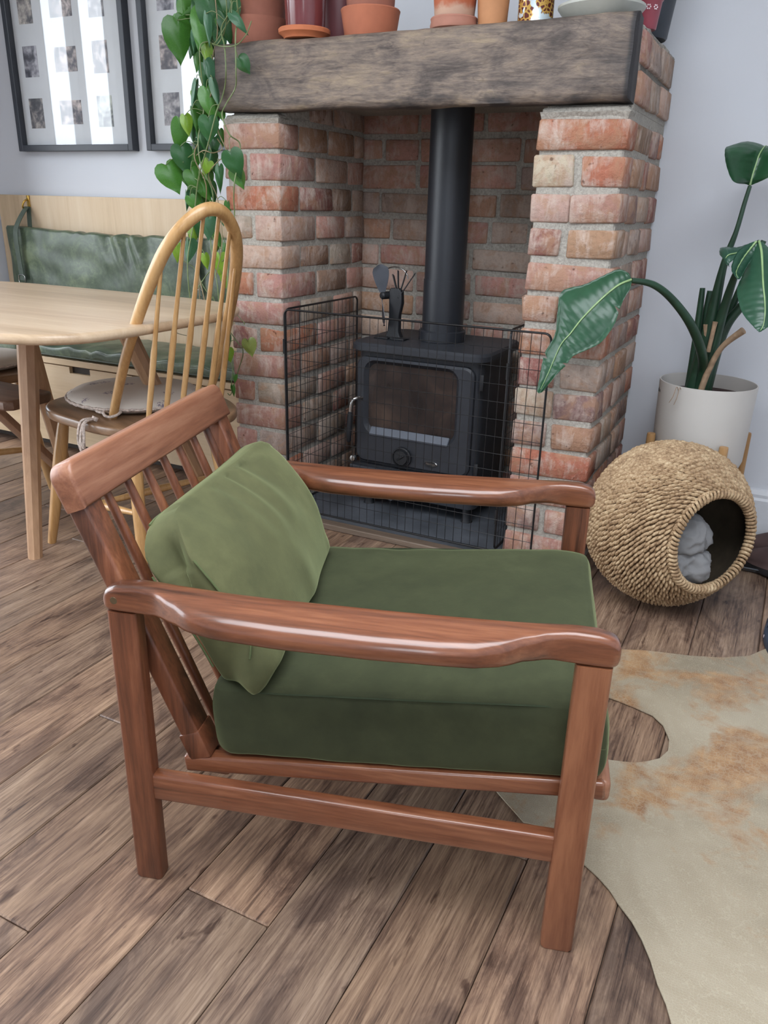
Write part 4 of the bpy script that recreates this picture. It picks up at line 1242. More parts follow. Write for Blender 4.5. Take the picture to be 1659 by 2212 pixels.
def strap(x, name='strap'):
    lx = x - (-2.42)
    V, F = [], []
    path = [(lx - 0.012, 0.030, 0.345), (lx - 0.014, -0.006, 0.305), (lx - 0.014, -0.036, 0.262), (lx - 0.012, -0.047, 0.22), (lx - 0.008, -0.048, 0.12), (lx - 0.004, -0.048, 0.045)]
    pts = catmull(path, 5)
    G = [[(p.x - 0.0135, p.y, p.z), (p.x + 0.0135, p.y, p.z)] for p in pts]
    s = solid_grid(name, G, 0.003, M_STRAP, bc, 40)
    G = [[(lx - 0.012 + 0.026 * t - 0.012, 0.040 - 0.03 * t, 0.345 - 0.10 * t), (lx - 0.012 + 0.026 * t + 0.012, 0.040 - 0.03 * t, 0.345 - 0.10 * t)] for t in (0, 0.5, 1)]
    solid_grid(name, G, 0.003, M_STRAP, bc, 40)
    rc = [(lx - 0.020, -0.053, 0.066), (lx + 0.013, -0.053, 0.066), (lx + 0.013, -0.053, 0.034), (lx - 0.020, -0.053, 0.034)]
    tube('buckle', catmull([rc[0], rc[1], rc[2], rc[3], rc[0]], 4), 0.0022, M_STEEL, bc, 6)
strap(-3.03)
strap(-2.06)
hk = root('wall_hook', (-3.045, 2.622, 0.955), 'brass hook on the bench panel holding the left strap', 'hook')
box('plate', (0.0, -0.003, 0.012), (0.016, 0.006, 0.05), M_GOLD, hk, 0.002)
tube('hook', catmull([(0, -0.004, 0.022), (-0.004, -0.022, 0.012), (-0.010, -0.028, -0.008), (-0.012, -0.018, -0.020)], 5), 0.004, M_GOLD, hk, 8)

# something blue lying on the bench at the left edge
bb = root('folded_cloth', (-2.76, 2.36, 0.446), 'blue folded cloth on the bench at the left edge', 'cloth')
pad('cover', 0.20, 0.14, 0.03, plain('blue_cotton', S(52, 84, 150), 0.9), bb, Matrix.Translation((0, 0, 0.014)), n=12, edge=0.7, wr=0.004, rnd=0.2)

# ------------------------------------------------------------------ picture frames
M_FRAME = plain('black_frame', S(42, 46, 54), 0.32, nscale=8, var=0.1)
M_MAT = plain('picture_mount', S(206, 209, 212), 0.8, var=0.02)
def mat_glass():
    m = bpy.data.materials.new('picture_glass')
    m.use_nodes = True
    t = m.node_tree
    t.nodes.clear()
    out = t.nodes.new('ShaderNodeOutputMaterial')
    tr = t.nodes.new('ShaderNodeBsdfTransparent')
    gl = t.nodes.new('ShaderNodeBsdfGlossy')
    gl.inputs['Roughness'].default_value = 0.015
    lw = t.nodes.new('ShaderNodeLayerWeight')
    lw.inputs['Blend'].default_value = 0.5
    pw = t.nodes.new('ShaderNodeMath')
    pw.operation = 'POWER'
    pw.inputs[1].default_value = 5.0
    ml = t.nodes.new('ShaderNodeMath')
    ml.operation = 'MULTIPLY_ADD'
    ml.inputs[1].default_value = 0.95
    ml.inputs[2].default_value = 0.05
    mx = t.nodes.new('ShaderNodeMixShader')
    t.links.new(lw.outputs['Facing'], pw.inputs[0])
    t.links.new(pw.outputs[0], ml.inputs[0])
    t.links.new(ml.outputs[0], mx.inputs[0])
    t.links.new(tr.outputs[0], mx.inputs[1])
    t.links.new(gl.outputs[0], mx.inputs[2])
    t.links.new(mx.outputs[0], out.inputs[0])
    return m
M_GLASS = mat_glass()
def mat_photo():
    t = NT('photo_print')
    v, raw, oi = offset_coords(t, (1, 1, 1))
    a = t.noise(v, 17, 2, 0.5, 0.8)
    b = t.noise(v, 60, 3, 0.6)
    c = t.ramp(t.math('ADD', t.math('MULTIPLY', a, 0.65), t.math('MULTIPLY', b, 0.35)), [(0.38, S(34, 36, 46)), (0.46, S(78, 76, 84)), (0.54, S(140, 136, 136)), (0.64, S(196, 190, 188))])
    c = t.mix(0.75, c, oi.outputs['Color'], 'MULTIPLY')
    t.set(Base_Color=c, Roughness=0.4)
    return t.m
M_PHOTO = mat_photo()
def picture(x0, x1, z0, z1, label, cols, rows):
    r = root('picture_frame', ((x0 + x1) / 2, WALL_Y, z0), label, 'picture', 0, 'black picture frames on the white wall')
    w, h = x1 - x0, z1 - z0
    fwid, dep = 0.024, 0.038
    bm = bmesh.new()
    for cx, cz, sx, sz in ((-w / 2 + fwid / 2, h / 2, fwid, h), (w / 2 - fwid / 2, h / 2, fwid, h), (0, fwid / 2, w - 2 * fwid, fwid), (0, h - fwid / 2, w - 2 * fwid, fwid)):
        rbox(bm, (cx, -dep / 2, cz), (sx, dep, sz), 0.0015, 1)
    bmo('frame', bm, M_FRAME, r, 30)
    box('mount', (0, -0.008, h / 2), (w - 0.04, 0.004, h - 0.04), M_MAT, r, 0)
    pm = {}
    for i, cx in enumerate(cols):
        for j, rz_ in enumerate(rows):
            land = (i * 2 + j * 3 + int(w * 7)) % 3 == 0
            sx, sz = (0.118, 0.088) if land else (0.078, 0.112)
            key = land
            if key not in pm:
                o = box('photo', (0, 0, 0), (sx, 0.001, sz), M_PHOTO, r, 0)
                pm[key] = o.data
            else:
                o = bpy.data.objects.new('photo', pm[key])
                COL.objects.link(o)
                o.parent = r
            o.location = (cx, -0.0105, rz_)
            o.color = random.choice(((0.75, 0.8, 0.95, 1), (1, 0.85, 0.8, 1), (0.8, 0.95, 0.8, 1), (1, 0.95, 0.85, 1), (0.7, 0.7, 0.75, 1)))
    box('glass', (0, -0.020, h / 2), (w - 0.044, 0.002, h - 0.044), M_GLASS, r, 0)
    return r
picture(-3.065, -2.43, 1.166, 2.16, 'larger black picture frame of small photographs nearest the left wall', (-0.215, -0.02, 0.165), (0.145, 0.335, 0.525, 0.715, 0.88))
picture(-2.36, -1.70, 1.166, 2.16, 'black picture frame of photographs partly behind the trailing plant', (-0.215, -0.02, 0.165), (0.145, 0.335, 0.525, 0.715, 0.88))

# ------------------------------------------------------------------ lettering as thin solid letters
def text_mesh(name, body, size, mat, parent, M, depth=0.0008, shear=0.0, wrap=None):
    cu = bpy.data.curves.new(name, 'FONT')
    cu.body = body
    cu.size = size
    cu.align_x = 'CENTER'
    cu.align_y = 'CENTER'
    cu.shear = shear
    cu.extrude = depth
    cu.resolution_u = 3
    tmp = bpy.data.objects.new(name + '_curve', cu)
    COL.objects.link(tmp)
    dg = bpy.context.evaluated_depsgraph_get()
    me = bpy.data.meshes.new_from_object(tmp.evaluated_get(dg))
    bpy.data.objects.remove(tmp)
    bpy.data.curves.remove(cu)
    me.name = name
    for v in me.vertices:
        p = v.co.copy()
        if wrap:
            a = wrap[1] + p.x / wrap[0]
            q = Vector((math.cos(a) * (wrap[0] + p.z), math.sin(a) * (wrap[0] + p.z), wrap[2] + p.y))
            v.co = q
        else:
            v.co = M @ p
    me.materials.clear()
    return link(name, me, mat, parent)

# ------------------------------------------------------------------ wood stove
M_STOVE = plain('stove_black', S(44, 47, 53), 0.5, nscale=20, var=0.12, bump=0.12, bscale=500)
M_STOVE2 = plain('flue_black', S(34, 37, 43), 0.42, nscale=12, var=0.1, bump=0.08, bscale=400)
M_IRON = plain('cast_iron_dark', S(26, 28, 32), 0.55, var=0.1)
M_SILL = plain('door_sill_sheen', S(96, 102, 112), 0.32, var=0.05)  # lighter than the stove: the ledge's reflected light is put in the colour
def mat_stoveglass():
    t = NT('sooty_glass')
    v = t.coords('Object')
    n = t.noise(v, 6, 4, 0.6, 0.8)
    t.set(Base_Color=t.ramp(n, [(0.35, S(28, 24, 25)), (0.55, S(52, 43, 40)), (0.7, S(82, 66, 57))]), Roughness=0.2)
    return t.m
M_SGLASS = mat_stoveglass()
SX, SY = -1.012, 2.42
sv_ = root('wood_stove', (SX, SY, 0.03), 'black cast iron wood burning stove in the brick recess', 'stove')
def st(x, y, z):
    return Vector((x - SX, y - SY, z - 0.03))
def ringbox(x0, x1, y0, y1, r, z, bow=0.0):
    out = []
    for a, b in rrect(x1 - x0, y1 - y0, r, 5):
        y = (y0 + y1) / 2 + b
        x = (x0 + x1) / 2 + a
        if b < 0:
            y -= bow * (1 - (a / ((x1 - x0) / 2)) ** 2) * min(1, -b / ((y1 - y0) / 2 - r))
        out.append(st(x, y, z))
    return out
loft('body', [ringbox(-1.222, -0.797, 2.262, 2.575, 0.03, z, 0.008) for z in (0.085, 0.10, 0.545, 0.556)], M_STOVE, sv_, 35)
loft('top_plate', [ringbox(x0, x1, y0, y1, 0.045, z, 0.012) for x0, x1, y0, y1, z in ((-1.228, -0.79, 2.254, 2.58, 0.556), (-1.242, -0.777, 2.236, 2.592, 0.563), (-1.242, -0.777, 2.236, 2.592, 0.578), (-1.236, -0.783, 2.244, 2.587, 0.586))], M_STOVE, sv_, 30)
# door: a frame ring around the glass, with a sloping inner lip
def door_ring(y, dx, dz, r):
    cx, cz = -1.015, 0.370
    return [st(cx + a, y - 0.008 * (1 - (a / 0.2) ** 2), cz + b) for a, b in rrect(0.40 + dx, 0.345 + dz, r, 6)]
def glass_ring(y, grow):
    cx, cz = -1.024, 0.414
    return [st(cx + a, y - 0.008 * (1 - (a / 0.2) ** 2), cz + b) for a, b in rrect(0.302 + grow, 0.218 + grow, 0.03 + grow / 2, 6)]
rings = [door_ring(2.264, 0, 0, 0.03), door_ring(2.248, 0, 0, 0.03), door_ring(2.243, -0.012, -0.012, 0.026), glass_ring(2.243, 0.024), glass_ring(2.262, -0.004)]
V, F = [], []
nr = len(rings[0])
for rg in rings:
    V += rg
for i in range(len(rings) - 1):
    for j in range(nr):
        k = (j + 1) % nr
        F.append((i * nr + j, i * nr + k, (i + 1) * nr + k, (i + 1) * nr + j))
door = pyd('stove_door', V, F, M_STOVE, sv_, 30)
g = glass_ring(2.259, 0.0)
pyd('door_glass', g, [tuple(range(len(g)))], M_SGLASS, door)
bm = bmesh.new()
rbox(bm, (0, 0, 0), (0.276, 0.030, 0.008), 0.002, 1, Matrix.Translation(st(-1.024, 2.244, 0.3035)) @ Matrix.Rotation(math.radians(52), 4, 'X'))
bmo('door_sill', bm, M_SILL, door, 30)
Mfront = Matrix.Translation(st(-1.041, 2.236, 0.234)) @ Matrix.Rotation(math.radians(90), 4, 'X')
lathe('air_control', [(0.033, -0.004), (0.033, 0.006), (0.029, 0.008), (0.027, 0.005), (0.025, 0.005), (0.023, 0.013), (0.0, 0.014)], M_IRON, door, 28, M=Mfront)
bm = bmesh.new()
rbox(bm, (0, 0, 0.015), (0.03, 0.006, 0.006), 0.002, 1, Mfront @ Matrix.Rotation(math.radians(35), 4, 'Z'))
bmo('air_control_grip', bm, M_IRON, door, 30)
bs = []
for s_, z in ((1.0, 0.0), (1.0, 0.003), (0.9, 0.0045), (0.88, 0.003)):
    bs.append([Matrix.Translation(st(-0.940, 2.2395, 0.226)) @ Matrix.Rotation(math.radians(90), 4, 'X') @ Vector((0.0225 * s_ * math.cos(a), 0.0092 * s_ * math.sin(a), z)) for a in [2 * math.pi * i / 32 for i in range(32)]])
badge = loft('badge', bs, M_STEEL, door, 30)
bs2 = [[Matrix.Translation(st(-0.940, 2.2395, 0.226)) @ Matrix.Rotation(math.radians(90), 4, 'X') @ Vector((0.0195 * math.cos(a), 0.0078 * math.sin(a), z)) for a in [2 * math.pi * i / 32 for i in range(32)]] for z in (0.002, 0.0036)]
loft('badge_field', bs2, M_IRON, door, 30)
text_mesh('lettering', 'Heritage', 0.0095, M_STEEL, door, Matrix.Translation(st(-0.940, 2.2395, 0.2262)) @ Matrix.Rotation(math.radians(90), 4, 'X') @ Matrix.Translation((0, 0, 0.0040)), 0.0004, 0.25)
# handle on the left edge of the door
hp = catmull([st(-1.192, 2.245, 0.408), st(-1.200, 2.222, 0.412), st(-1.212, 2.208, 0.400), st(-1.216, 2.205, 0.365)], 5)
tube('door_handle', hp, [0.0055] * len(hp), M_STEEL, sv_, 10)
tube('handle_grip', [st(-1.216, 2.205, 0.367), st(-1.217, 2.204, 0.35), st(-1.219, 2.203, 0.30), st(-1.220, 2.203, 0.270), st(-1.220, 2.203, 0.266)], [0.0065, 0.0085, 0.0095, 0.008, 0.004], M_IRON, sv_, 12)
for x, z in ((-1.214, 0.207), (-1.07, 0.093)):
    Mk = Matrix.Translation(st(x, 2.262, z)) @ Matrix.Rotation(math.radians(90), 4, 'X')
    lathe('knob', [(0.004, -0.01), (0.004, 0.028), (0.010, 0.032), (0.0115, 0.038), (0.009, 0.045), (0.0, 0.047)], M_STEEL, sv_, 16, M=Mk)
box('ash_lip', st(-1.02, 2.243, 0.180), (0.41, 0.05, 0.014), M_STOVE, sv_, 0.004)
for x in (-1.19, -0.83):
    for y in (2.30, 2.54):
        lathe('leg', [(0.020, 0.0), (0.016, 0.01), (0.016, 0.056), (0.0, 0.058)], M_IRON, sv_, 14, c=st(x, y, 0.0301))
FX, FY = -1.003, 2.432
box('stove_hinge', st(-0.795, 2.262, 0.50), (0.014, 0.016, 0.05), M_IRON, sv_, 0.003)
box('stove_hinge', st(-0.795, 2.262, 0.22), (0.014, 0.016, 0.05), M_IRON, sv_, 0.003)
fl = root('flue_pipe', (FX, FY, 0.587), 'matt black flue pipe rising from the stove', 'pipe')
lathe('collar', [(0.076, 0.0), (0.076, 0.03), (0.072, 0.034), (0.066, 0.034)], M_STOVE2, fl, 40)
lathe('lower_pipe', [(0.0665, 0.002), (0.0665, 0.19)], M_STOVE2, fl, 40)
lathe('upper_pipe', [(0.0645, 0.185), (0.0645, 0.82)], M_STOVE2, fl, 40)

# ------------------------------------------------------------------ stove fan
fan = root('stove_fan', (-1.150, 2.37, 0.586), 'black heat powered fan standing on the stove top', 'fan')
fp = lambda x, y, z: Vector((x + 1.150, y - 2.37, z - 0.586))
for dx in (-0.032, 0.032):
    box('foot', fp(-1.150 + dx * 0.9, 2.362, 0.589), (0.05, 0.05, 0.005), M_IRON, fan, 0.002)
secs = [[fp(-1.146 + dx + a, 2.37 + b, z) for a, b in rrect(w, d, 0.005, 3)] for z, w, d, dx in ((0.589, 0.060, 0.03, 0), (0.61, 0.040, 0.026, 0), (0.66, 0.036, 0.024, 0.002), (0.70, 0.046, 0.024, 0.006), (0.735, 0.046, 0.022, 0.004), (0.745, 0.03, 0.02, 0.002))]
loft('column', secs, M_IRON, fan, 40)
for ang, L in ((-6, 0.085), (14, 0.088), (33, 0.092), (-20, 0.075)):
    d = Vector((math.sin(math.radians(ang)), 0.12, math.cos(math.radians(ang)))).normalized()
    a = fp(-1.135, 2.372, 0.715)
    bar('cooling_fin', a, a + d * L, 0.030, 0.0035, M_IRON, fan, side=(-0.35, 0.9, 0), r=0.001, seg=1)
AX = Vector((-0.42, -0.90, 0.0)).normalized()
hub = fp(-1.178, 2.352, 0.722)
Mh = Matrix.Translation(hub) @ AX.to_track_quat('Z', 'Y').to_matrix().to_4x4()
lathe('hub', [(0.0, -0.022), (0.012, -0.02), (0.012, 0.006), (0.008, 0.011), (0.0, 0.012)], M_IRON, fan, 18, M=Mh)
for k, a0 in enumerate((100, 280)):
    Mb_ = Mh @ Matrix.Rotation(math.radians(a0), 4, 'Z') @ Matrix.Rotation(math.radians(22), 4, 'X')
    G = []
    for i in range(9):
        s = i / 8
        wdt = 0.008 + 0.020 * math.sin(min(1, s * 1.25) * math.pi / 2)
        if s > 0.75:
            wdt *= math.sqrt(max(0.02, 1 - ((s - 0.75) / 0.25) ** 2))
        G.append([Mb_ @ Vector((0.010 + 0.085 * s, wdt * q, 0.006 + 0.004 * q)) for q in (-1, -0.5, 0, 0.5, 1)])
    solid_grid('fan_blade', G, 0.0016, plain('blade_grey', S(58, 62, 70), 0.4) if k == 0 else bpy.data.materials['blade_grey'], fan, 50)
hd = [fp(-1.150 + 0.045 * math.cos(a), 2.375, 0.775 + 0.035 * math.sin(a)) for a in [math.pi * i / 14 for i in range(15)]]
tube('carry_handle', hd, 0.0018, M_STEEL, fan, 6)

# ------------------------------------------------------------------ wire fire guard
M_WIRE = plain('guard_black_wire', S(22, 22, 24), 0.4, var=0.05)
gd = root('fire_guard', (-1.0, 2.10, 0.031), 'black wire mesh fire guard folded in front of the stove', 'fire guard')
GZ0, GZ1 = 0.004, 0.655
def guard_panel(a, b, step):
    a, b = Vector(a), Vector(b)
    L = (b - a).length
    d = (b - a) / L
    o = Vector((-1.0, 2.10, 0))
    def P(s, z):
        return a + d * s - o + Vector((0, 0, z))
    r = 0.018
    cor = []
    for cx, cz, a0 in ((L - r, GZ1 - r, 0), (r, GZ1 - r, 90), (r, GZ0 + r, 180), (L - r, GZ0 + r, 270)):
        for i in range(5):
            t = math.radians(a0 + 22.5 * i)
            cor.append(P(cx + r * math.cos(t), cz + r * math.sin(t)))
    tube('frame', cor, 0.0032, M_WIRE, gd, 6, closed=True)
    V, F = [], []
    n = max(1, round(L / step))
    for i in range(1, n):
        tube_vf([P(L * i / n, GZ0), P(L * i / n, GZ1)], 0.00095, 4, V, F)
    m = 13
    for j in range(1, m):
        z = GZ0 + (GZ1 - GZ0) * j / m
        tube_vf([P(0, z), P(L, z)], 0.00095, 4, V, F)
    stuff(pyd('wire_mesh', V, F, M_WIRE, gd))
guard_panel((-1.396, 2.106, 0), (-0.556, 2.106, 0), 0.0275)
guard_panel((-1.396, 2.112, 0), (-1.392, 2.57, 0), 0.0275)
guard_panel((-0.670, 2.114, 0), (-0.668, 2.60, 0), 0.0275)
for x, y in ((-1.397, 2.104), (-0.670, 2.110)):
    for z in (0.09, 0.52):
        tube('hinge_clip', [(x + 1.0, y - 2.10, z), (x + 1.0, y - 2.10, z + 0.045)], 0.0048, M_WIRE, gd, 8)

# ------------------------------------------------------------------ pots on the mantel
def terracotta(name, a, b, rough=0.75, **k):
    return plain(name, a, rough, nscale=14, var=0.12, bump=0.15, bscale=160)
M_TC = terracotta('terracotta', S(176, 106, 78), 0)
M_TC2 = terracotta('terracotta_brown', S(156, 100, 82), 0)
M_TC3 = terracotta('terracotta_bright', S(190, 112, 74), 0)
M_TCP = terracotta('terracotta_pale', S(196, 140, 98), 0)
M_TCR = terracotta('terracotta_rose', S(170, 118, 100), 0)
M_PLUM = plain('plum_glaze', S(112, 54, 56), 0.22, var=0.08, nscale=6, Coat_Weight=0.4)
M_PLUM2 = plain('plum_glaze_matt', S(116, 70, 74), 0.4, var=0.08, nscale=6)
M_STONEW = plain('pale_stoneware', S(176, 178, 170), 0.35, var=0.05)
M_DARKPOT = plain('charcoal_pot', S(46, 52, 60), 0.45, var=0.1)
M_PINKPOT = plain('rose_pot', S(150, 70, 82), 0.35, var=0.08)
MZ = 1.4135
def pot(name, label, x, y, z, prof, mat, grp=None, cat='pot', n=36):
    r = root(name, (x, y, z), label, cat, 0, grp)
    lathe('pot_body', prof, mat, r, n)
    return r
def wall_prof(pts, th=0.006):
    """outer profile bottom to top, then back down inside"""
    inner = [(max(0.001, a - th), b) for a, b in pts[::-1]]
    inner[-1] = (inner[-1][0], inner[-1][1] + th)
    return [(0.0, pts[0][1])] + pts + inner + [(0.0, pts[0][1] + th)]
# plum pot standing on a terracotta saucer
sc_ = root('plant_saucer', (-1.342, 2.155, MZ), 'bright terracotta saucer overhanging the beam under a plum pot', 'saucer')
lathe('dish', wall_prof([(0.056, 0.0), (0.058, 0.004), (0.066, 0.010), (0.071, 0.013), (0.072, 0.022), (0.069, 0.025)], 0.005), M_TC3, sc_, 36)
pot('flower_pot', 'glossy plum red pot standing on the bright terracotta saucer', -1.342, 2.160, MZ + 0.0055, wall_prof([(0.0515, 0.0), (0.053, 0.004), (0.0565, 0.09), (0.058, 0.10), (0.060, 0.15)]), M_PLUM)
pot('flower_pot', 'plum red pot behind and right of the one on a saucer', -1.318, 2.315, MZ - 0.004, wall_prof([(0.062, 0.0), (0.064, 0.004), (0.068, 0.12), (0.072, 0.125), (0.073, 0.18)]), M_PLUM2)
pot('flower_pot', 'wide shallow terracotta pot with flared rim holding another pot', -1.166, 2.210, MZ, wall_prof([(0.068, 0.0), (0.070, 0.004), (0.079, 0.058), (0.081, 0.066), (0.079, 0.069)], 0.008), M_TC)
pot('flower_pot', 'brownish terracotta pot nested inside the wide shallow pot', -1.166, 2.210, MZ + 0.0085, wall_prof([(0.058, 0.0), (0.060, 0.004), (0.071, 0.16)], 0.006), M_TC2)
sc_ = root('plant_saucer', (-0.910, 2.185, MZ), 'rose terracotta saucer under the lime-washed pot', 'saucer')
lathe('dish', wall_prof([(0.052, 0.0), (0.060, 0.004), (0.062, 0.010), (0.0595, 0.020), (0.061, 0.026), (0.059, 0.029)], 0.005), M_TCR, sc_, 36)
def mat_wash():
    t = NT('limewashed_terracotta')
    tc = t.n('ShaderNodeTexCoord')
    sp = t.n('ShaderNodeSeparateXYZ')
    t.l(tc.outputs['Object'], sp.inputs[0])
    n = t.noise(tc.outputs['Object'], 40, 3)
    f = t.math('ADD', sp.outputs['Z'], t.math('MULTIPLY', t.math('SUBTRACT', n, 0.5), 0.03))
    t.set(Base_Color=t.ramp(f, [(0.040, S(196, 160, 138)), (0.052, S(180, 100, 68))]), Roughness=0.7)
    return t.m
pot('flower_pot', 'orange terracotta pot with a white lime band near its foot', -0.910, 2.185, MZ + 0.0055, wall_prof([(0.047, 0.0), (0.049, 0.003), (0.062, 0.15)]), mat_wash())
pot('flower_pot', 'narrow pale tan clay pot beside the lime-washed pot', -0.810, 2.195, MZ, wall_prof([(0.0345, 0.0), (0.036, 0.003), (0.046, 0.16)]), M_TCP)
# printed tin
def mat_tin():
    t = NT('printed_tin')
    tc = t.n('ShaderNodeTexCoord')
    sp = t.n('ShaderNodeSeparateXYZ')
    t.l(tc.outputs['Object'], sp.inputs[0])
    v = t.coords('Object', (1, 1, 1))
    ck = t.n('ShaderNodeTexVoronoi')
    ck.feature = 'DISTANCE_TO_EDGE'
    ck.inputs['Scale'].default_value = 90
    t.l(v, ck.inputs['Vector'])
    lace = t.ramp(ck.outputs['Distance'], [(0.08, S(200, 160, 80)), (0.16, S(96, 44, 40))])
    fl_ = t.ramp(t.noise(v, 34, 2, 0.5), [(0.55, (0, 0, 0)), (0.58, (1, 1, 1))])
    side = t.ramp(sp.outputs['X'], [(0.0, (1, 1, 1)), (0.02, (0, 0, 0))])
    side.node.color_ramp.elements[0].position = 0.0
    c = t.mix(fl_, lace, S(206, 220, 226))
    t.set(Base_Color=c, Roughness=0.25, Metallic=0.35)
    return t.m
pot('tin', 'small round tin printed with gold lace and white flowers', -0.700, 2.2, MZ, [(0.0, 0.0), (0.042, 0.0), (0.044, 0.003), (0.0435, 0.005), (0.0435, 0.13), (0.045, 0.133), (0.0, 0.134)], mat_tin(), cat='tin')
sc_ = root('plant_saucer', (-0.540, 2.208, MZ + 0.001), 'wide pale grey saucer at the right end of the beam', 'saucer')
lathe('dish', wall_prof([(0.074, 0.0), (0.078, 0.003), (0.094, 0.017), (0.103, 0.028), (0.103, 0.033), (0.100, 0.035)], 0.006), M_STONEW, sc_, 44)
pot('flower_pot', 'brown pot standing on the wide pale grey saucer', -0.540, 2.215, MZ + 0.0075, wall_prof([(0.060, 0.0), (0.062, 0.003), (0.072, 0.14)]), plain('brown_pot', S(112, 84, 72), 0.5))
pk = pot('flower_pot', 'small rose red pot with white flower print at the beam end', -0.462, 2.345, MZ + 0.003, wall_prof([(0.028, 0.0), (0.030, 0.003), (0.037, 0.06), (0.040, 0.064), (0.041, 0.085)], 0.004), M_PINKPOT)
M_WHITEP = plain('white_print', S(226, 206, 210), 0.5, var=0.02)
bm = bmesh.new()
for an, z in ((-100, 0.045), (-70, 0.045), (-40, 0.045), (-85, 0.072), (-55, 0.072), (-25, 0.072)):
    for k in range(6):
        a = math.radians(an)
        rr = 0.0358 if z < 0.06 else 0.0415
        o = Vector((math.cos(a) * rr, math.sin(a) * rr, z))
        tng = Vector((-math.sin(a), math.cos(a), 0))
        t_ = k * math.pi / 3
        c = o + tng * (0.0045 * math.cos(t_)) + Vector((0, 0, 0.0045 * math.sin(t_)))
        rbox(bm, c, (0.0028, 0.0028, 0.0028), 0)
bmo('flower_print', bm, M_WHITEP, pk, 30)
pot('flower_pot', 'tall charcoal pot at the back corner of the chimney breast', -0.505, 2.50, MZ + 0.006, wall_prof([(0.072, 0.0), (0.075, 0.004), (0.098, 0.19)]), M_DARKPOT)

# ------------------------------------------------------------------ trailing plant in its terracotta pots
def mat_leaf(name, rough=0.35, trans=0.22):
    t = NT(name)
    v, raw, oi = offset_coords(t, (1, 1, 1))
    n = t.noise(v, 30, 3)
    c = t.mix(1.0, oi.outputs['Color'], t.ramp(n, [(0.3, (0.8, 0.85, 0.8)), (0.7, (1.15, 1.1, 1.1))]), 'MULTIPLY')
    t.set(Base_Color=c, Roughness=rough)
    t.bump(t.noise(v, 60, 2), 0.1, 0.002)
    tl = t.n('ShaderNodeBsdfTranslucent')
    t.l(c, tl.inputs['Color'])
    mx = t.n('ShaderNodeMixShader')
    mx.inputs[0].default_value = trans
    out = t.t.nodes['Material Output']
    t.l(t.b.outputs[0], mx.inputs[1])
    t.l(tl.outputs[0], mx.inputs[2])
    t.l(mx.outputs[0], out.inputs['Surface'])
    return t.m
M_LEAF = mat_leaf('heart_leaf')
M_VINE = plain('vine_green', S(112, 128, 84), 0.5, nscale=60)
M_SOIL = plain('potting_soil', S(62, 40, 36), 0.95, nscale=90, var=0.3, bump=0.6, bscale=120)
PLX, PLY_ = -1.538, 2.215
pl = root('trailing_plant', (PLX, PLY_, MZ), 'heart-leaved trailing plant in terracotta pots, vines hanging down the chimney', 'plant')
lathe('outer_pot', wall_prof([(0.078, 0.0), (0.081, 0.004), (0.092, 0.064), (0.093, 0.068)], 0.006), M_TC2, pl, 40)
lathe('pot', wall_prof([(0.070, 0.007), (0.073, 0.010), (0.086, 0.15), (0.089, 0.155), (0.089, 0.17)], 0.006), M_TC2, pl, 40)
lathe('soil', [(0.0, 0.155), (0.078, 0.153)], M_SOIL, pl, 24)
PO = Vector((PLX, PLY_, MZ))
for i, vn in enumerate(VINES):
    pts = [Vector(p) for p in vn]
    if i in (0, 1, 2, 3, 4):
        pts = [Vector((PLX - 0.03 - 0.008 * i, PLY_ - 0.02 + 0.006 * i, MZ + 0.16)), Vector((pts[0].x, pts[0].y, MZ + 0.20))] + pts
    cp = catmull([p - PO for p in pts], 5)
    tube('vine', cp, 0.0019 if i < 5 else 0.0015, M_VINE if i % 3 else plain('vine_tan_%d' % i, S(136, 122, 92), 0.6), pl, 6)
petiole_to = []
for vn in VINES:
    petiole_to += catmull([Vector(p) for p in vn], 6)
heart = [(0.0, 0.0), (0.10, 0.10), (0.26, 0.13), (0.40, 0.06), (0.49, -0.08), (0.50, -0.24), (0.44, -0.42), (0.33, -0.60), (0.19, -0.76), (0.07, -0.90), (0.0, -1.0)]
def leaf_mesh(fold, curl, seed):
    V, F = [], []
    n = len(heart)
    for i, (x, y) in enumerate(heart):
        for s in (-1, -0.5, 0, 0.5, 1):
            ym = y if abs(s) == 1 else (y * abs(s) ** 0.5 + (-i / (n - 1)) * (1 - abs(s) ** 0.5)) if s else -i / (n - 1)
            xx = x * s
            z = -fold * abs(xx) * 1.2 - curl * (ym + 0.1) ** 2 + 0.03 * math.sin(ym * 9 + s * 3 + seed)
            V.append(Vector((xx, ym + 0.5, z)))
    for i in range(n - 1):
        for j in range(4):
            F.append((i * 5 + j, i * 5 + j + 1, (i + 1) * 5 + j + 1, (i + 1) * 5 + j))
    bm = bmesh.new()
    bv = [bm.verts.new(v) for v in V]
    for f in F:
        try:
            bm.faces.new([bv[i] for i in f])
        except ValueError:
            pass
    bmesh.ops.remove_doubles(bm, verts=bm.verts, dist=1e-5)
    me = bpy.data.meshes.new('leaf')
    bm.to_mesh(me)
    bm.free()
    me.materials.append(M_LEAF)
    me.polygons.foreach_set('use_smooth', [True] * len(me.polygons))
    return me
LM = [leaf_mesh(f, c, i) for i, (f, c) in enumerate(((0.25, 0.18), (0.5, 0.3), (0.1, 0.35), (0.7, 0.15)))]
LC = [S(48, 98, 52), S(72, 124, 50), S(122, 160, 50), S(70, 116, 84), S(128, 140, 72)]  # the grey-green holds the gloss of dark leaves in its colour
camr = Vector((0.897, 0.44, 0))
PV, PF = [], []
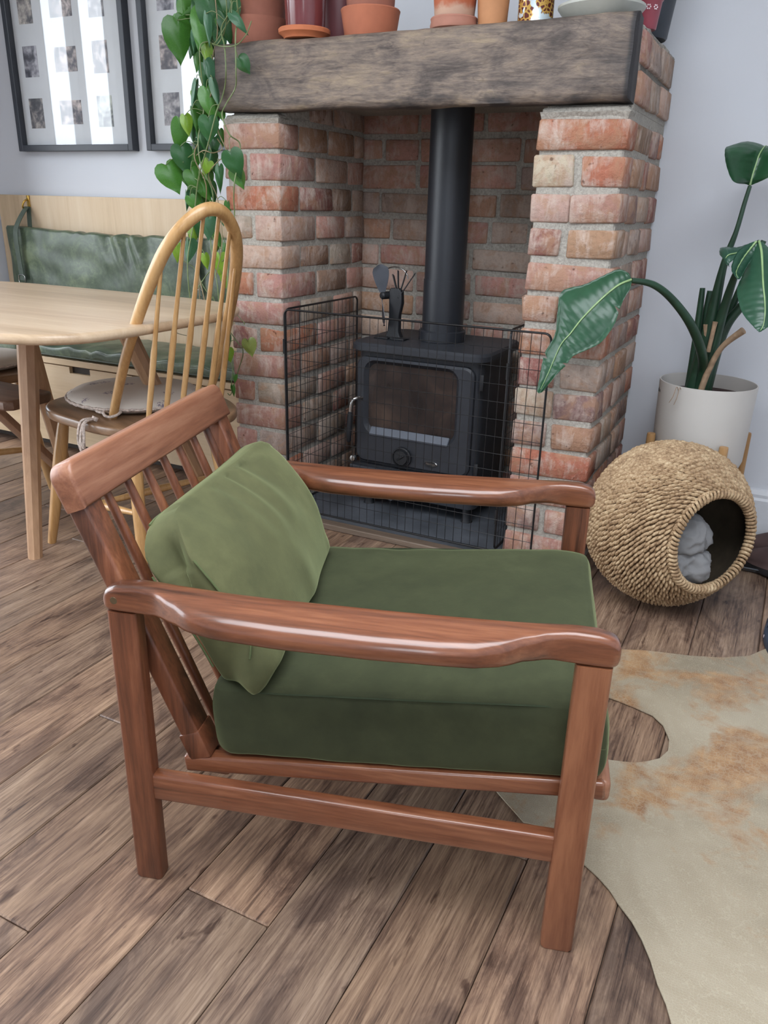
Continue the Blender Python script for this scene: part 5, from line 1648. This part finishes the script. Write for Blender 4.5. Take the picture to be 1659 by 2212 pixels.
for i, (x, y, z, ln, wr_, ang, ci, turn) in enumerate(LEAVES):
    a = math.radians(ang)
    T = Vector((0, 0, -1)) * math.cos(a) + camr * math.sin(a)
    N = (Vector((0, 0, 1.0)) - Vector((x, y, z)))
    N = (N - N.dot(T) * T).normalized()
    N = (Matrix.Rotation(math.radians(turn + ((i * 37) % 30 - 15)), 3, T) @ N + Vector((0, 0, 0.18))).normalized()
    N = (N - N.dot(T) * T).normalized()
    X = (-T).cross(N) * 1.0
    wmul = wr_ * ln
    o = bpy.data.objects.new('leaf', LM[i % 4])
    COL.objects.link(o)
    o.parent = pl
    B = Matrix(((X.x * wmul, -T.x * ln, N.x * ln, 0), (X.y * wmul, -T.y * ln, N.y * ln, 0), (X.z * wmul, -T.z * ln, N.z * ln, 0), (0, 0, 0, 1)))
    o.matrix_local = Matrix.Translation(Vector((x, y, z)) - PO) @ B
    c = LC[ci]
    k = 0.85 + 0.3 * ((i * 53) % 17) / 17
    o.color = (c[0] * k, c[1] * k, c[2] * k, 1)
    base = Vector((x, y, z)) - T * (0.5 * ln)
    q = min(petiole_to, key=lambda p: (p - base - Vector((0, 0, 0.02))).length)
    if 0.004 < (q - base).length < 0.13:
        mid = (q + base) / 2 + Vector((0, -0.006, 0.012))
        tube_vf(catmull([q - PO, mid - PO, base - PO], 4), 0.0011, 5, PV, PF)
stuff(pyd('petioles', PV, PF, M_VINE, pl, 60))

# ------------------------------------------------------------------ bird of paradise in its white pot on a stand
M_POTW = plain('white_matt_pot', S(196, 192, 186), 0.55, nscale=5, var=0.03)
M_STANDW = wood('stand_wood', S(136, 98, 58), S(168, 128, 82), S(188, 150, 104), axis='Z', rough=0.45)
BX, BY = -0.180, 2.475
pt = root('potted_plant', (BX, BY, 0.275), 'large-leaved bird of paradise plant in a white pot on a wooden stand', 'plant')
lathe('pot', [(0.0, 0.0), (0.085, 0.0), (0.108, 0.006), (0.122, 0.020), (0.1285, 0.040), (0.1345, 0.258), (0.1340, 0.262), (0.1310, 0.262), (0.1300, 0.255), (0.125, 0.10), (0.10, 0.05), (0.0, 0.045)], M_POTW, pt, 56)
lathe('soil', [(0.0, 0.232), (0.06, 0.230), (0.1285, 0.222)], M_SOIL, pt, 32)
text_mesh('lettering', 'elho', 0.018, plain('print_dark', S(40, 38, 40), 0.6), pt, Matrix(), 0.0002, 0.0, wrap=(0.1338, math.radians(198), 0.2315))
PP = Vector((BX, BY, 0.275))
M_STALK = plain('stalk_green', S(34, 62, 44), 0.38, nscale=25, var=0.25)
M_DRY = plain('dry_stalk', S(158, 132, 106), 0.8, nscale=60, var=0.3)
M_BLEAF = mat_leaf('banana_leaf', 0.3, 0.12)
M_RIB = plain('leaf_rib', S(140, 168, 116), 0.4)
for k, (pts, rad) in enumerate(STALKS):
    cp = catmull([Vector(p) - PP for p in pts], 8)
    tube('stalk', cp, lerp_list(rad, len(cp)), M_STALK, pt, 10)
for pts, rad in DEADS:
    cp = catmull([Vector(p) - PP for p in pts], 6)
    tube('dry_stalk', cp, lerp_list(rad, len(cp)), M_DRY, pt, 8)
for dx, h in ((0.012, 0.05), (0.02, 0.045)):
    tube('dry_root', catmull([Vector((-0.045 - dx, -0.10, 0.235)), Vector((-0.05 - dx, -0.131, 0.262)), Vector((-0.048 - dx * 1.4, -0.137, 0.235)), Vector((-0.05 - dx * 1.7, -0.136, 0.262 - h))], 6), 0.0009, M_DRY, pt, 5)
leafcol = [S(44, 84, 60), S(40, 80, 52), S(46, 84, 64), S(42, 80, 62), S(46, 82, 66)]
for k, rows in enumerate(BANANA):
    n = len(rows)
    Ls = catmull([r[0] for r in rows], 7)
    Ms_ = catmull([r[1] for r in rows], 7)
    Rs = catmull([r[2] for r in rows], 7)
    G = []
    for i in range(len(Ms_)):
        row = []
        cr = (Rs[i] - Ls[i])
        nn = cr.cross(Ms_[min(i + 1, len(Ms_) - 1)] - Ms_[max(i - 1, 0)])
        nn = nn.normalized() if nn.length > 1e-9 else Vector((0, 0, 1))
        for q in range(-6, 7):
            s = abs(q) / 6
            e_ = Ls[i] if q < 0 else Rs[i]
            p = Ms_[i].lerp(e_, s)
            wid = (e_ - Ms_[i]).length
            p = p + nn * ((0.10 * wid * math.sin(math.pi * s)) + (0.0009 * math.sin(i * 2.1 - s * 5) if 0.05 < s else 0)) * (-1 if nn.z < 0 else 1)
            row.append(p - PP)
        if k == 0 and i in (15, 48):                     # torn edge
            for q in range(1, 7):
                row[6 + q] = row[6 + q].lerp(row[6], 0.34 * q / 6)
        if k == 0 and i == 50:
            for q in range(1, 7):
                row[6 - q] = row[6 - q].lerp(row[6], 0.4 * q / 6)
        G.append(row)
    o = solid_grid('leaf', G, 0.0009, M_BLEAF, pt, 179)
    o.color = (*leafcol[k], 1)
    up_ = [(p - PP) + Vector((0, -0.002, 0.002)) for p in Ms_[:-2]]
    tube('leaf_rib', up_, [0.0032 * (1 - 0.75 * i / len(up_)) for i in range(len(up_))], M_RIB, o, 6)

ps = root('plant_stand', (BX, BY, 0), 'wooden four-legged stand holding the white plant pot', 'plant stand')
for an in (212, 302, 32, 122):
    a = math.radians(an)
    c_ = (math.cos(a) * 0.1485, math.sin(a) * 0.1485)
    secs = []
    lathe('leg', [(0.0105, 0.0), (0.0125, 0.004), (0.0125, 0.378), (0.0115, 0.383), (0.0, 0.384)], M_STANDW, ps, 18, c=(c_[0], c_[1], 0.0005))
for a0 in (32, 122):
    a = math.radians(a0)
    d = Vector((math.cos(a), math.sin(a), 0)) * 0.145
    z = 0.258 if a0 == 32 else 0.2585
    bar('cross_bar', (-d.x, -d.y, z), (d.x, d.y, z), 0.022, 0.024, M_STANDW, ps, side=(-d.y, d.x, 0), r=0.003)

# ------------------------------------------------------------------ woven basket cave
def mat_straw():
    t = NT('seagrass')
    v = t.coords('Object')
    n = t.noise(v, 26, 4, 0.7)
    n2 = t.noise(v, 170, 3, 0.6)
    f = t.math('ADD', t.math('MULTIPLY', n, 0.5), t.math('MULTIPLY', n2, 0.5))
    t.set(Base_Color=t.ramp(f, [(0.33, S(102, 78, 54)), (0.47, S(154, 126, 94)), (0.6, S(188, 164, 130)), (0.72, S(212, 194, 162))]), Roughness=0.7)
    return t.m
M_STRAW = mat_straw()
M_FELT = plain('basket_lining', S(74, 64, 50), 0.95, nscale=30, var=0.2)
KC = Vector((-0.185, 2.100, 0.2225))
KA = Vector((0.76, -0.648, 0.05)).normalized()
bk = root('basket', (KC.x, KC.y, 0.0), 'round woven seagrass pet basket lying on its side with dark opening', 'basket')
Q = KA.to_track_quat('Z', 'Y').to_matrix().to_4x4()
MK = Matrix.Translation(Vector((0, 0, KC.z))) @ Q
kprof = catmull([Vector((r, 0, d)) for d, r in ((0.146, 0.128), (0.132, 0.150), (0.100, 0.179), (0.060, 0.203), (0.0, 0.2135), (-0.06, 0.207), (-0.12, 0.182), (-0.165, 0.138), (-0.19, 0.08), (-0.198, 0.0))], 10)
inn = [(max(0, p.x - 0.011), p.z + (0.006 if p.z < -0.1 else 0)) for p in kprof]
lathe('lining', [(r, z) for r, z in inn], M_FELT, bk, 48, M=MK, smooth=179, caps=False)
# arc length walk for the rows of cord
acc = [0.0]
for a, b in zip(kprof, kprof[1:]):
    acc.append(acc[-1] + (b - a).length)
def at_len(s):
    k = max(i for i in range(len(acc) - 1) if acc[i] <= s + 1e-9)
    f = (s - acc[k]) / max(1e-9, acc[k + 1] - acc[k])
    p = kprof[k].lerp(kprof[min(k + 1, len(kprof) - 1)], f)
    d = (kprof[min(k + 1, len(kprof) - 1)] - kprof[k]).normalized()
    return p.x, p.z, d
V, F = [], []
ROW = 0.0128
srow = 0.006
ri = 0
rng = random.Random(4)
while srow < acc[-1] - 0.01:
    r, z, d = at_len(srow)
    nst = max(6, int(2 * math.pi * r / 0.0142))
    for i in range(nst):
        a = 2 * math.pi * (i + (0.5 if ri % 2 else 0) + rng.uniform(-0.12, 0.12)) / nst
        er = Vector((math.cos(a), math.sin(a), 0))
        et = Vector((-math.sin(a), math.cos(a), 0))
        dn = er * d.x + Vector((0, 0, d.z))               # down the profile
        no = er * (-d.z) + Vector((0, 0, d.x))
        if no.dot(er) < 0 and r > 0.05:
            no = -no
        c = er * r + Vector((0, 0, z))
        L = 0.0135 * rng.uniform(0.9, 1.15)
        ax = (et * 0.80 + dn * 0.60 * rng.uniform(0.8, 1.2)).normalized()
        sd = ax.cross(no).normalized()
        base = len(V)
        h = 0.0054 * rng.uniform(0.85, 1.25)
        for t_, w_, h_ in ((-1.0, 0.22, -0.15), (-0.5, 0.85, 0.85), (0.0, 1.0, 1.15), (0.5, 0.85, 0.85), (1.0, 0.22, -0.15)):
            o_ = c + ax * (L * t_)
            for q, hh in ((-1, 0.0), (-0.45, 1.0), (0.45, 1.0), (1, 0.0)):
                V.append(MK @ (o_ + sd * (0.0044 * w_ * q) + no * (1.25 * h * (h_ * hh) - 0.001)))
        for a_ in range(4):
            for b_ in range(3):
                F.append((base + a_ * 4 + b_, base + a_ * 4 + b_ + 1, base + a_ * 4 + b_ + 5, base + a_ * 4 + b_ + 4))
    srow += ROW
    ri += 1
stuff(pyd('weave', V, F, M_STRAW, bk, 179))
lathe('weave_backing', [(p.x - 0.0015, p.z) for p in kprof], plain('straw_shadow', S(70, 50, 30), 0.9), bk, 48, M=MK, smooth=179, caps=False)  # dark shell; the shade between strands is put into its colour
# wrapped rim
V, F = [], []
nw = 74
for i in range(nw):
    a = 2 * math.pi * i / nw
    er = Vector((math.cos(a), math.sin(a), 0))
    et = Vector((-math.sin(a), math.cos(a), 0))
    c = er * 0.126 + Vector((0, 0, 0.147))
    ring = []
    for j in range(11):
        b = 2 * math.pi * j / 10
        ring.append(MK @ (c + er * (0.0098 * math.cos(b)) + Vector((0, 0, 0.0098 * math.sin(b))) + et * (0.0050 * math.sin(b * 0.5 + 0.4) * 2 - 0.003)))
    tube_vf(ring, 0.0042 * rng.uniform(0.85, 1.2), 6, V, F)
stuff(pyd('rim_binding', V, F, M_STRAW, bk, 179))
# grey blanket pushed inside
bl_ = root('blanket', (KC.x, KC.y, 0.03), 'crumpled grey blanket inside the woven basket', 'blanket')
M_BLANKET = plain('grey_fleece', S(126, 126, 127), 0.95, nscale=12, var=0.06, bump=0.2, bscale=250)
for (px_, py_, pz_), (sx_, sy_, sz_), sd_ in (((0.035, -0.075, 0.125), (0.075, 0.062, 0.055), 1.0), ((0.030, -0.068, 0.195), (0.070, 0.058, 0.056), 5.0), ((-0.04, -0.02, 0.15), (0.09, 0.09, 0.10), 8.0)):
    bm = bmesh.new()
    bmesh.ops.create_icosphere(bm, subdivisions=5, radius=1.0)
    for v in bm.verts:
        p = v.co.copy()
        k = 1 + 0.24 * mnoise.noise(p * 1.6 + Vector((sd_, 0, 0))) - 0.22 * abs(mnoise.noise(p * 2.6 + Vector((0, sd_, 0)))) + 0.12 + 0.03 * mnoise.noise(p * 9)
        v.co = Vector((px_ + p.x * sx_ * k, py_ + p.y * sy_ * k, pz_ + p.z * sz_ * k))
    bmo('fold', bm, M_BLANKET, bl_, 179)

# ------------------------------------------------------------------ hide rug
from mathutils.geometry import delaunay_2d_cdt
def mat_hide():
    t = NT('printed_hide')
    v = t.coords('Object')
    wv = t.n('ShaderNodeVectorMath', operation='ADD')
    nz = t.n('ShaderNodeTexNoise')
    nz.inputs['Scale'].default_value = 7
    t.l(v, nz.inputs['Vector'])
    sc = t.n('ShaderNodeVectorMath', operation='SCALE')
    sc.inputs['Scale'].default_value = 0.05
    t.l(nz.outputs['Color'], sc.inputs[0])
    t.l(v, wv.inputs[0])
    t.l(sc.outputs[0], wv.inputs[1])
    edges = []
    for s_ in (125.0, 235.0):
        vo_ = t.n('ShaderNodeTexVoronoi')
        vo_.feature = 'DISTANCE_TO_EDGE'
        vo_.inputs['Scale'].default_value = s_
        vo_.inputs['Randomness'].default_value = 0.62
        t.l(wv.outputs[0], vo_.inputs['Vector'])
        edges.append(vo_.outputs['Distance'])
    sel = t.ramp(t.noise(v, 3.2, 2, 0.5), [(0.42, (0, 0, 0)), (0.48, (1, 1, 1))])
    e_big = t.ramp(edges[0], [(0.02, (1, 1, 1)), (0.10, (0, 0, 0))])
    e_small = t.ramp(edges[1], [(0.02, (1, 1, 1)), (0.12, (0, 0, 0))])
    base = t.ramp(t.noise(v, 3.0, 4, 0.6, 0.6), [(0.3, S(129, 118, 99)), (0.5, S(154, 142, 121)), (0.7, S(172, 162, 142))])
    tan = t.ramp(t.noise(v, 24, 4, 0.7), [(0.3, S(128, 88, 56)), (0.7, S(172, 138, 100))])
    tcn = t.n('ShaderNodeTexCoord')
    sp = t.n('ShaderNodeSeparateXYZ')
    t.l(tcn.outputs['Object'], sp.inputs[0])
    zone = t.math('MULTIPLY', t.math('SUBTRACT', sp.outputs['Y'], 1.16), 0.55)
    m = t.math('ADD', t.noise(v, 5.5, 5, 0.68, 0.5), t.math('MINIMUM', zone, 0.08))
    tm = t.ramp(m, [(0.55, (0, 0, 0)), (0.67, (0.95, 0.95, 0.95))])
    ed = t.mix(t.mix(1.0, sel, tm, 'MULTIPLY'), e_small, e_big)
    c = t.mix(tm, base, tan)
    c = t.mix(t.math('MULTIPLY', ed, 0.24), c, S(190, 182, 160))
    t.set(Base_Color=c, Roughness=0.42)
    inv = t.math('SUBTRACT', 1.0, ed)
    t.bump(t.math('ADD', inv, t.math('MULTIPLY', t.noise(v, 160, 3), 0.3)), 0.28, 0.0016)
    return t.m
M_HIDE = mat_hide()
outl = [Vector(p) for p in HIDE_A] + [Vector(p) for p in ((0.35, 1.86), (0.62, 1.95), (0.70, 1.55), (0.60, 1.15), (0.72, 0.75), (0.55, 0.45), (0.30, 0.55), (0.12, 0.62))]
outl += [Vector(p) for p in HIDE_C[::-1]] + [Vector(p) for p in HIDE_T[::-1]] + [Vector(p) for p in ((-0.40, 1.22), (-0.46, 1.30), (-0.36, 1.36))]
outl += [Vector(p) for p in HIDE_N[::-1]] + [Vector(p) for p in ((-0.30, 1.56), (-0.46, 1.60), (-0.50, 1.72), (-0.36, 1.79))]
def inside(p, poly):
    c = False
    j = len(poly) - 1
    for i in range(len(poly)):
        a, b = poly[i], poly[j]
        if (a.y > p.y) != (b.y > p.y) and p.x < (b.x - a.x) * (p.y - a.y) / (b.y - a.y) + a.x:
            c = not c
        j = i
    return c
dense = []
for a, b in zip(outl, outl[1:] + outl[:1]):
    n_ = max(1, int((b - a).length / 0.025))
    dense += [a.lerp(b, i / n_) for i in range(n_)]
pts2 = list(dense)
gx = -0.55
while gx < 0.8:
    gy = 0.4
    while gy < 2.05:
        p = Vector((gx + (0.0125 if int(gy / 0.025) % 2 else 0), gy))
        if inside(p, dense) and min((p - q).length for q in dense) > 0.014:
            pts2.append(p)
        gy += 0.025
    gx += 0.025
nb = len(dense)
vv, ee, ff, _a, _b, _c = delaunay_2d_cdt(pts2, [(i, (i + 1) % nb) for i in range(nb)], [], 0, 1e-6)
ff = [f for f in ff if inside(sum((vv[i] for i in f), Vector((0, 0))) / len(f), dense)]
bset = [min(range(len(dense)), key=lambda k: (dense[k] - q).length_squared) for q in vv]
V = []
for q, kk in zip(vv, bset):
    dd = (dense[kk] - q).length
    rp = 0.0032 + 0.0022 * mnoise.noise(Vector((q.x * 5, q.y * 5, 0))) * min(1, dd / 0.05) + 0.003 * max(0, mnoise.noise(Vector((q.x * 9, q.y * 9, 5)))) * max(0, 1 - dd / 0.03)
    V.append((q.x, q.y, max(0.0015, rp) + 0.0012))
nv = len(V)
edge_n = {}
for f in ff:
    for a, b in zip(f, f[1:] + f[:1]):
        edge_n[(a, b)] = edge_n.get((a, b), 0) + 1
VB = [(x, y, z - 0.0022) for x, y, z in V]
FF = [tuple(f) for f in ff] + [tuple(nv + i for i in f[::-1]) for f in ff]
for (a, b) in edge_n:
    if (b, a) not in edge_n:
        FF.append((b, a, nv + a, nv + b))
rug = tag(pyd('hide_rug', V + VB, FF, M_HIDE, None, 60), 'pale gold and tan printed hide rug lying on the floor right of the armchair', 'rug')

# ------------------------------------------------------------------ shoes on a tray at the right edge
M_TRAY = plain('tray_grey', S(86, 90, 96), 0.35, var=0.08)
tr = root('shoe_tray', (0.22, 2.525, 0.0005), 'flat grey boot tray on the floor behind the basket', 'tray')
secs = []
for z, g_ in ((0.0, -0.02), (0.003, -0.012), (0.016, 0.0), (0.018, -0.003), (0.006, -0.018), (0.005, -0.03)):
    secs.append([Vector((a, b, z)) for a, b in rrect(0.50 + 2 * g_, 0.25 + 2 * g_, 0.03, 5)])
tr_o = loft('dish', secs, M_TRAY, tr, 30)
M_SHOE = plain('brown_suede', S(74, 56, 54), 0.85, nscale=20, var=0.2, bump=0.15)
M_SOLE = plain('shoe_sole', S(34, 32, 34), 0.7)
M_SHIN = plain('shoe_lining', S(30, 24, 24), 0.9)
def shoe(name, x, y, rz, label, grp):
    r = root(name, (x, y, 0.0062), label, 'shoe', rz, grp)
    L, secs, sole = 0.26, [], []
    def wid(s):
        return 0.030 + 0.016 * math.sin(min(1, s * 1.0) * math.pi) + 0.012 * max(0, 1 - abs(s - 0.68) / 0.3)
    out = []
    for i in range(40):
        a = 2 * math.pi * i / 40
        s = 0.5 + 0.5 * math.cos(a)
        s_ = max(0.0, min(1, s))
        out.append((-L / 2 + L * s_, math.sin(a) * wid(s_) * 1.12))
    prism('sole', out, 0.0, 0.018, M_SOLE, r, 0.004, 2)
    G = []
    for i in range(17):
        s = i / 16
        x_ = -L / 2 + 0.006 + (L - 0.012) * s
        w = wid(s) * (math.sin(math.pi * min(1, max(0.06, s if s < 0.5 else 1))) ** 0.4 if s < 0.25 else 1) * (math.sqrt(max(0.03, 1 - ((s - 0.8) / 0.2) ** 2)) if s > 0.8 else 1)
        top = 0.072 - 0.008 * math.sin(s * 3) if s < 0.52 else 0.066 - 0.034 * ((s - 0.52) / 0.48) ** 1.2
        open_ = s < 0.52
        row = []
        for q in range(-8, 9):
            t_ = q / 8
            an = t_ * math.pi / 2
            lim = 0.62 if open_ and 0.02 < s else 1.0
            yy = w * math.cos(an * lim) if False else w * math.copysign(1, -t_) * (math.cos((1 - abs(t_) * 1.0) * math.pi / 2) ** 0.6) if False else 0
            ang = math.pi * (0.5 + 0.5 * t_)
            yy = w * math.cos(ang)
            zz = 0.016 + (top - 0.016) * (math.sin(ang) ** 0.6 if math.sin(ang) > 0 else 0)
            if open_ and s > 0.03 and abs(t_) < 0.5:
                zz = 0.030 + (zz - 0.030) * (abs(t_) / 0.5) ** 3
            row.append((x_, yy, zz))
        G.append(row)
    solid_grid('upper', G, 0.003, M_SHOE, r, 179)
    col = catmull([Vector((-L / 2 + 0.010, 0, 0.072)), Vector((-0.09, 0.028, 0.068)), Vector((-0.03, 0.034, 0.064)), Vector((0.008, 0.016, 0.066)), Vector((0.014, 0, 0.067)), Vector((0.008, -0.016, 0.066)), Vector((-0.03, -0.034, 0.064)), Vector((-0.09, -0.028, 0.068)), Vector((-L / 2 + 0.012, -0.004, 0.072))], 5)
    tube('collar', col, 0.0055, M_SHOE, r, 8)
    r.scale = (1.08, 1.05, 1.35)
    return r
SG = 'brown suede shoes on the boot tray'
shoe('shoe', 0.135, 2.440, math.radians(176), 'brown suede shoe nearest the camera on the grey boot tray', SG)
shoe('shoe', 0.132, 2.570, math.radians(182), 'brown suede shoe behind the nearest one on the grey boot tray', SG)
sd = root('sandal', (0.136, 2.01, 0.0005), 'navy blue sandal cut by the right edge above the hide rug', 'shoe', math.radians(86))
M_NAVY = plain('navy_rubber', S(44, 52, 66), 0.6, var=0.08)
out = []
for i in range(40):
    a = 2 * math.pi * i / 40
    s = 0.5 + 0.5 * math.cos(a)
    out.append((-0.13 + 0.26 * s, math.sin(a) * (0.038 + 0.014 * math.sin(min(1, s) * math.pi * 0.75)) * 1.05))
prism('sole', out, 0.0, 0.026, M_NAVY, sd, 0.006, 3)
G = []
for i in range(9):
    t_ = i / 8
    an = math.pi * t_
    G.append([(xx, 0.05 * math.cos(an), 0.022 + 0.045 * math.sin(an)) for xx in (0.0, 0.03, 0.06)])
solid_grid('strap', G, 0.004, M_NAVY, sd, 60)
box('logo_patch', (-0.02, 0.049, 0.016), (0.02, 0.004, 0.008), M_WHITEP, sd, 0.001, 1)
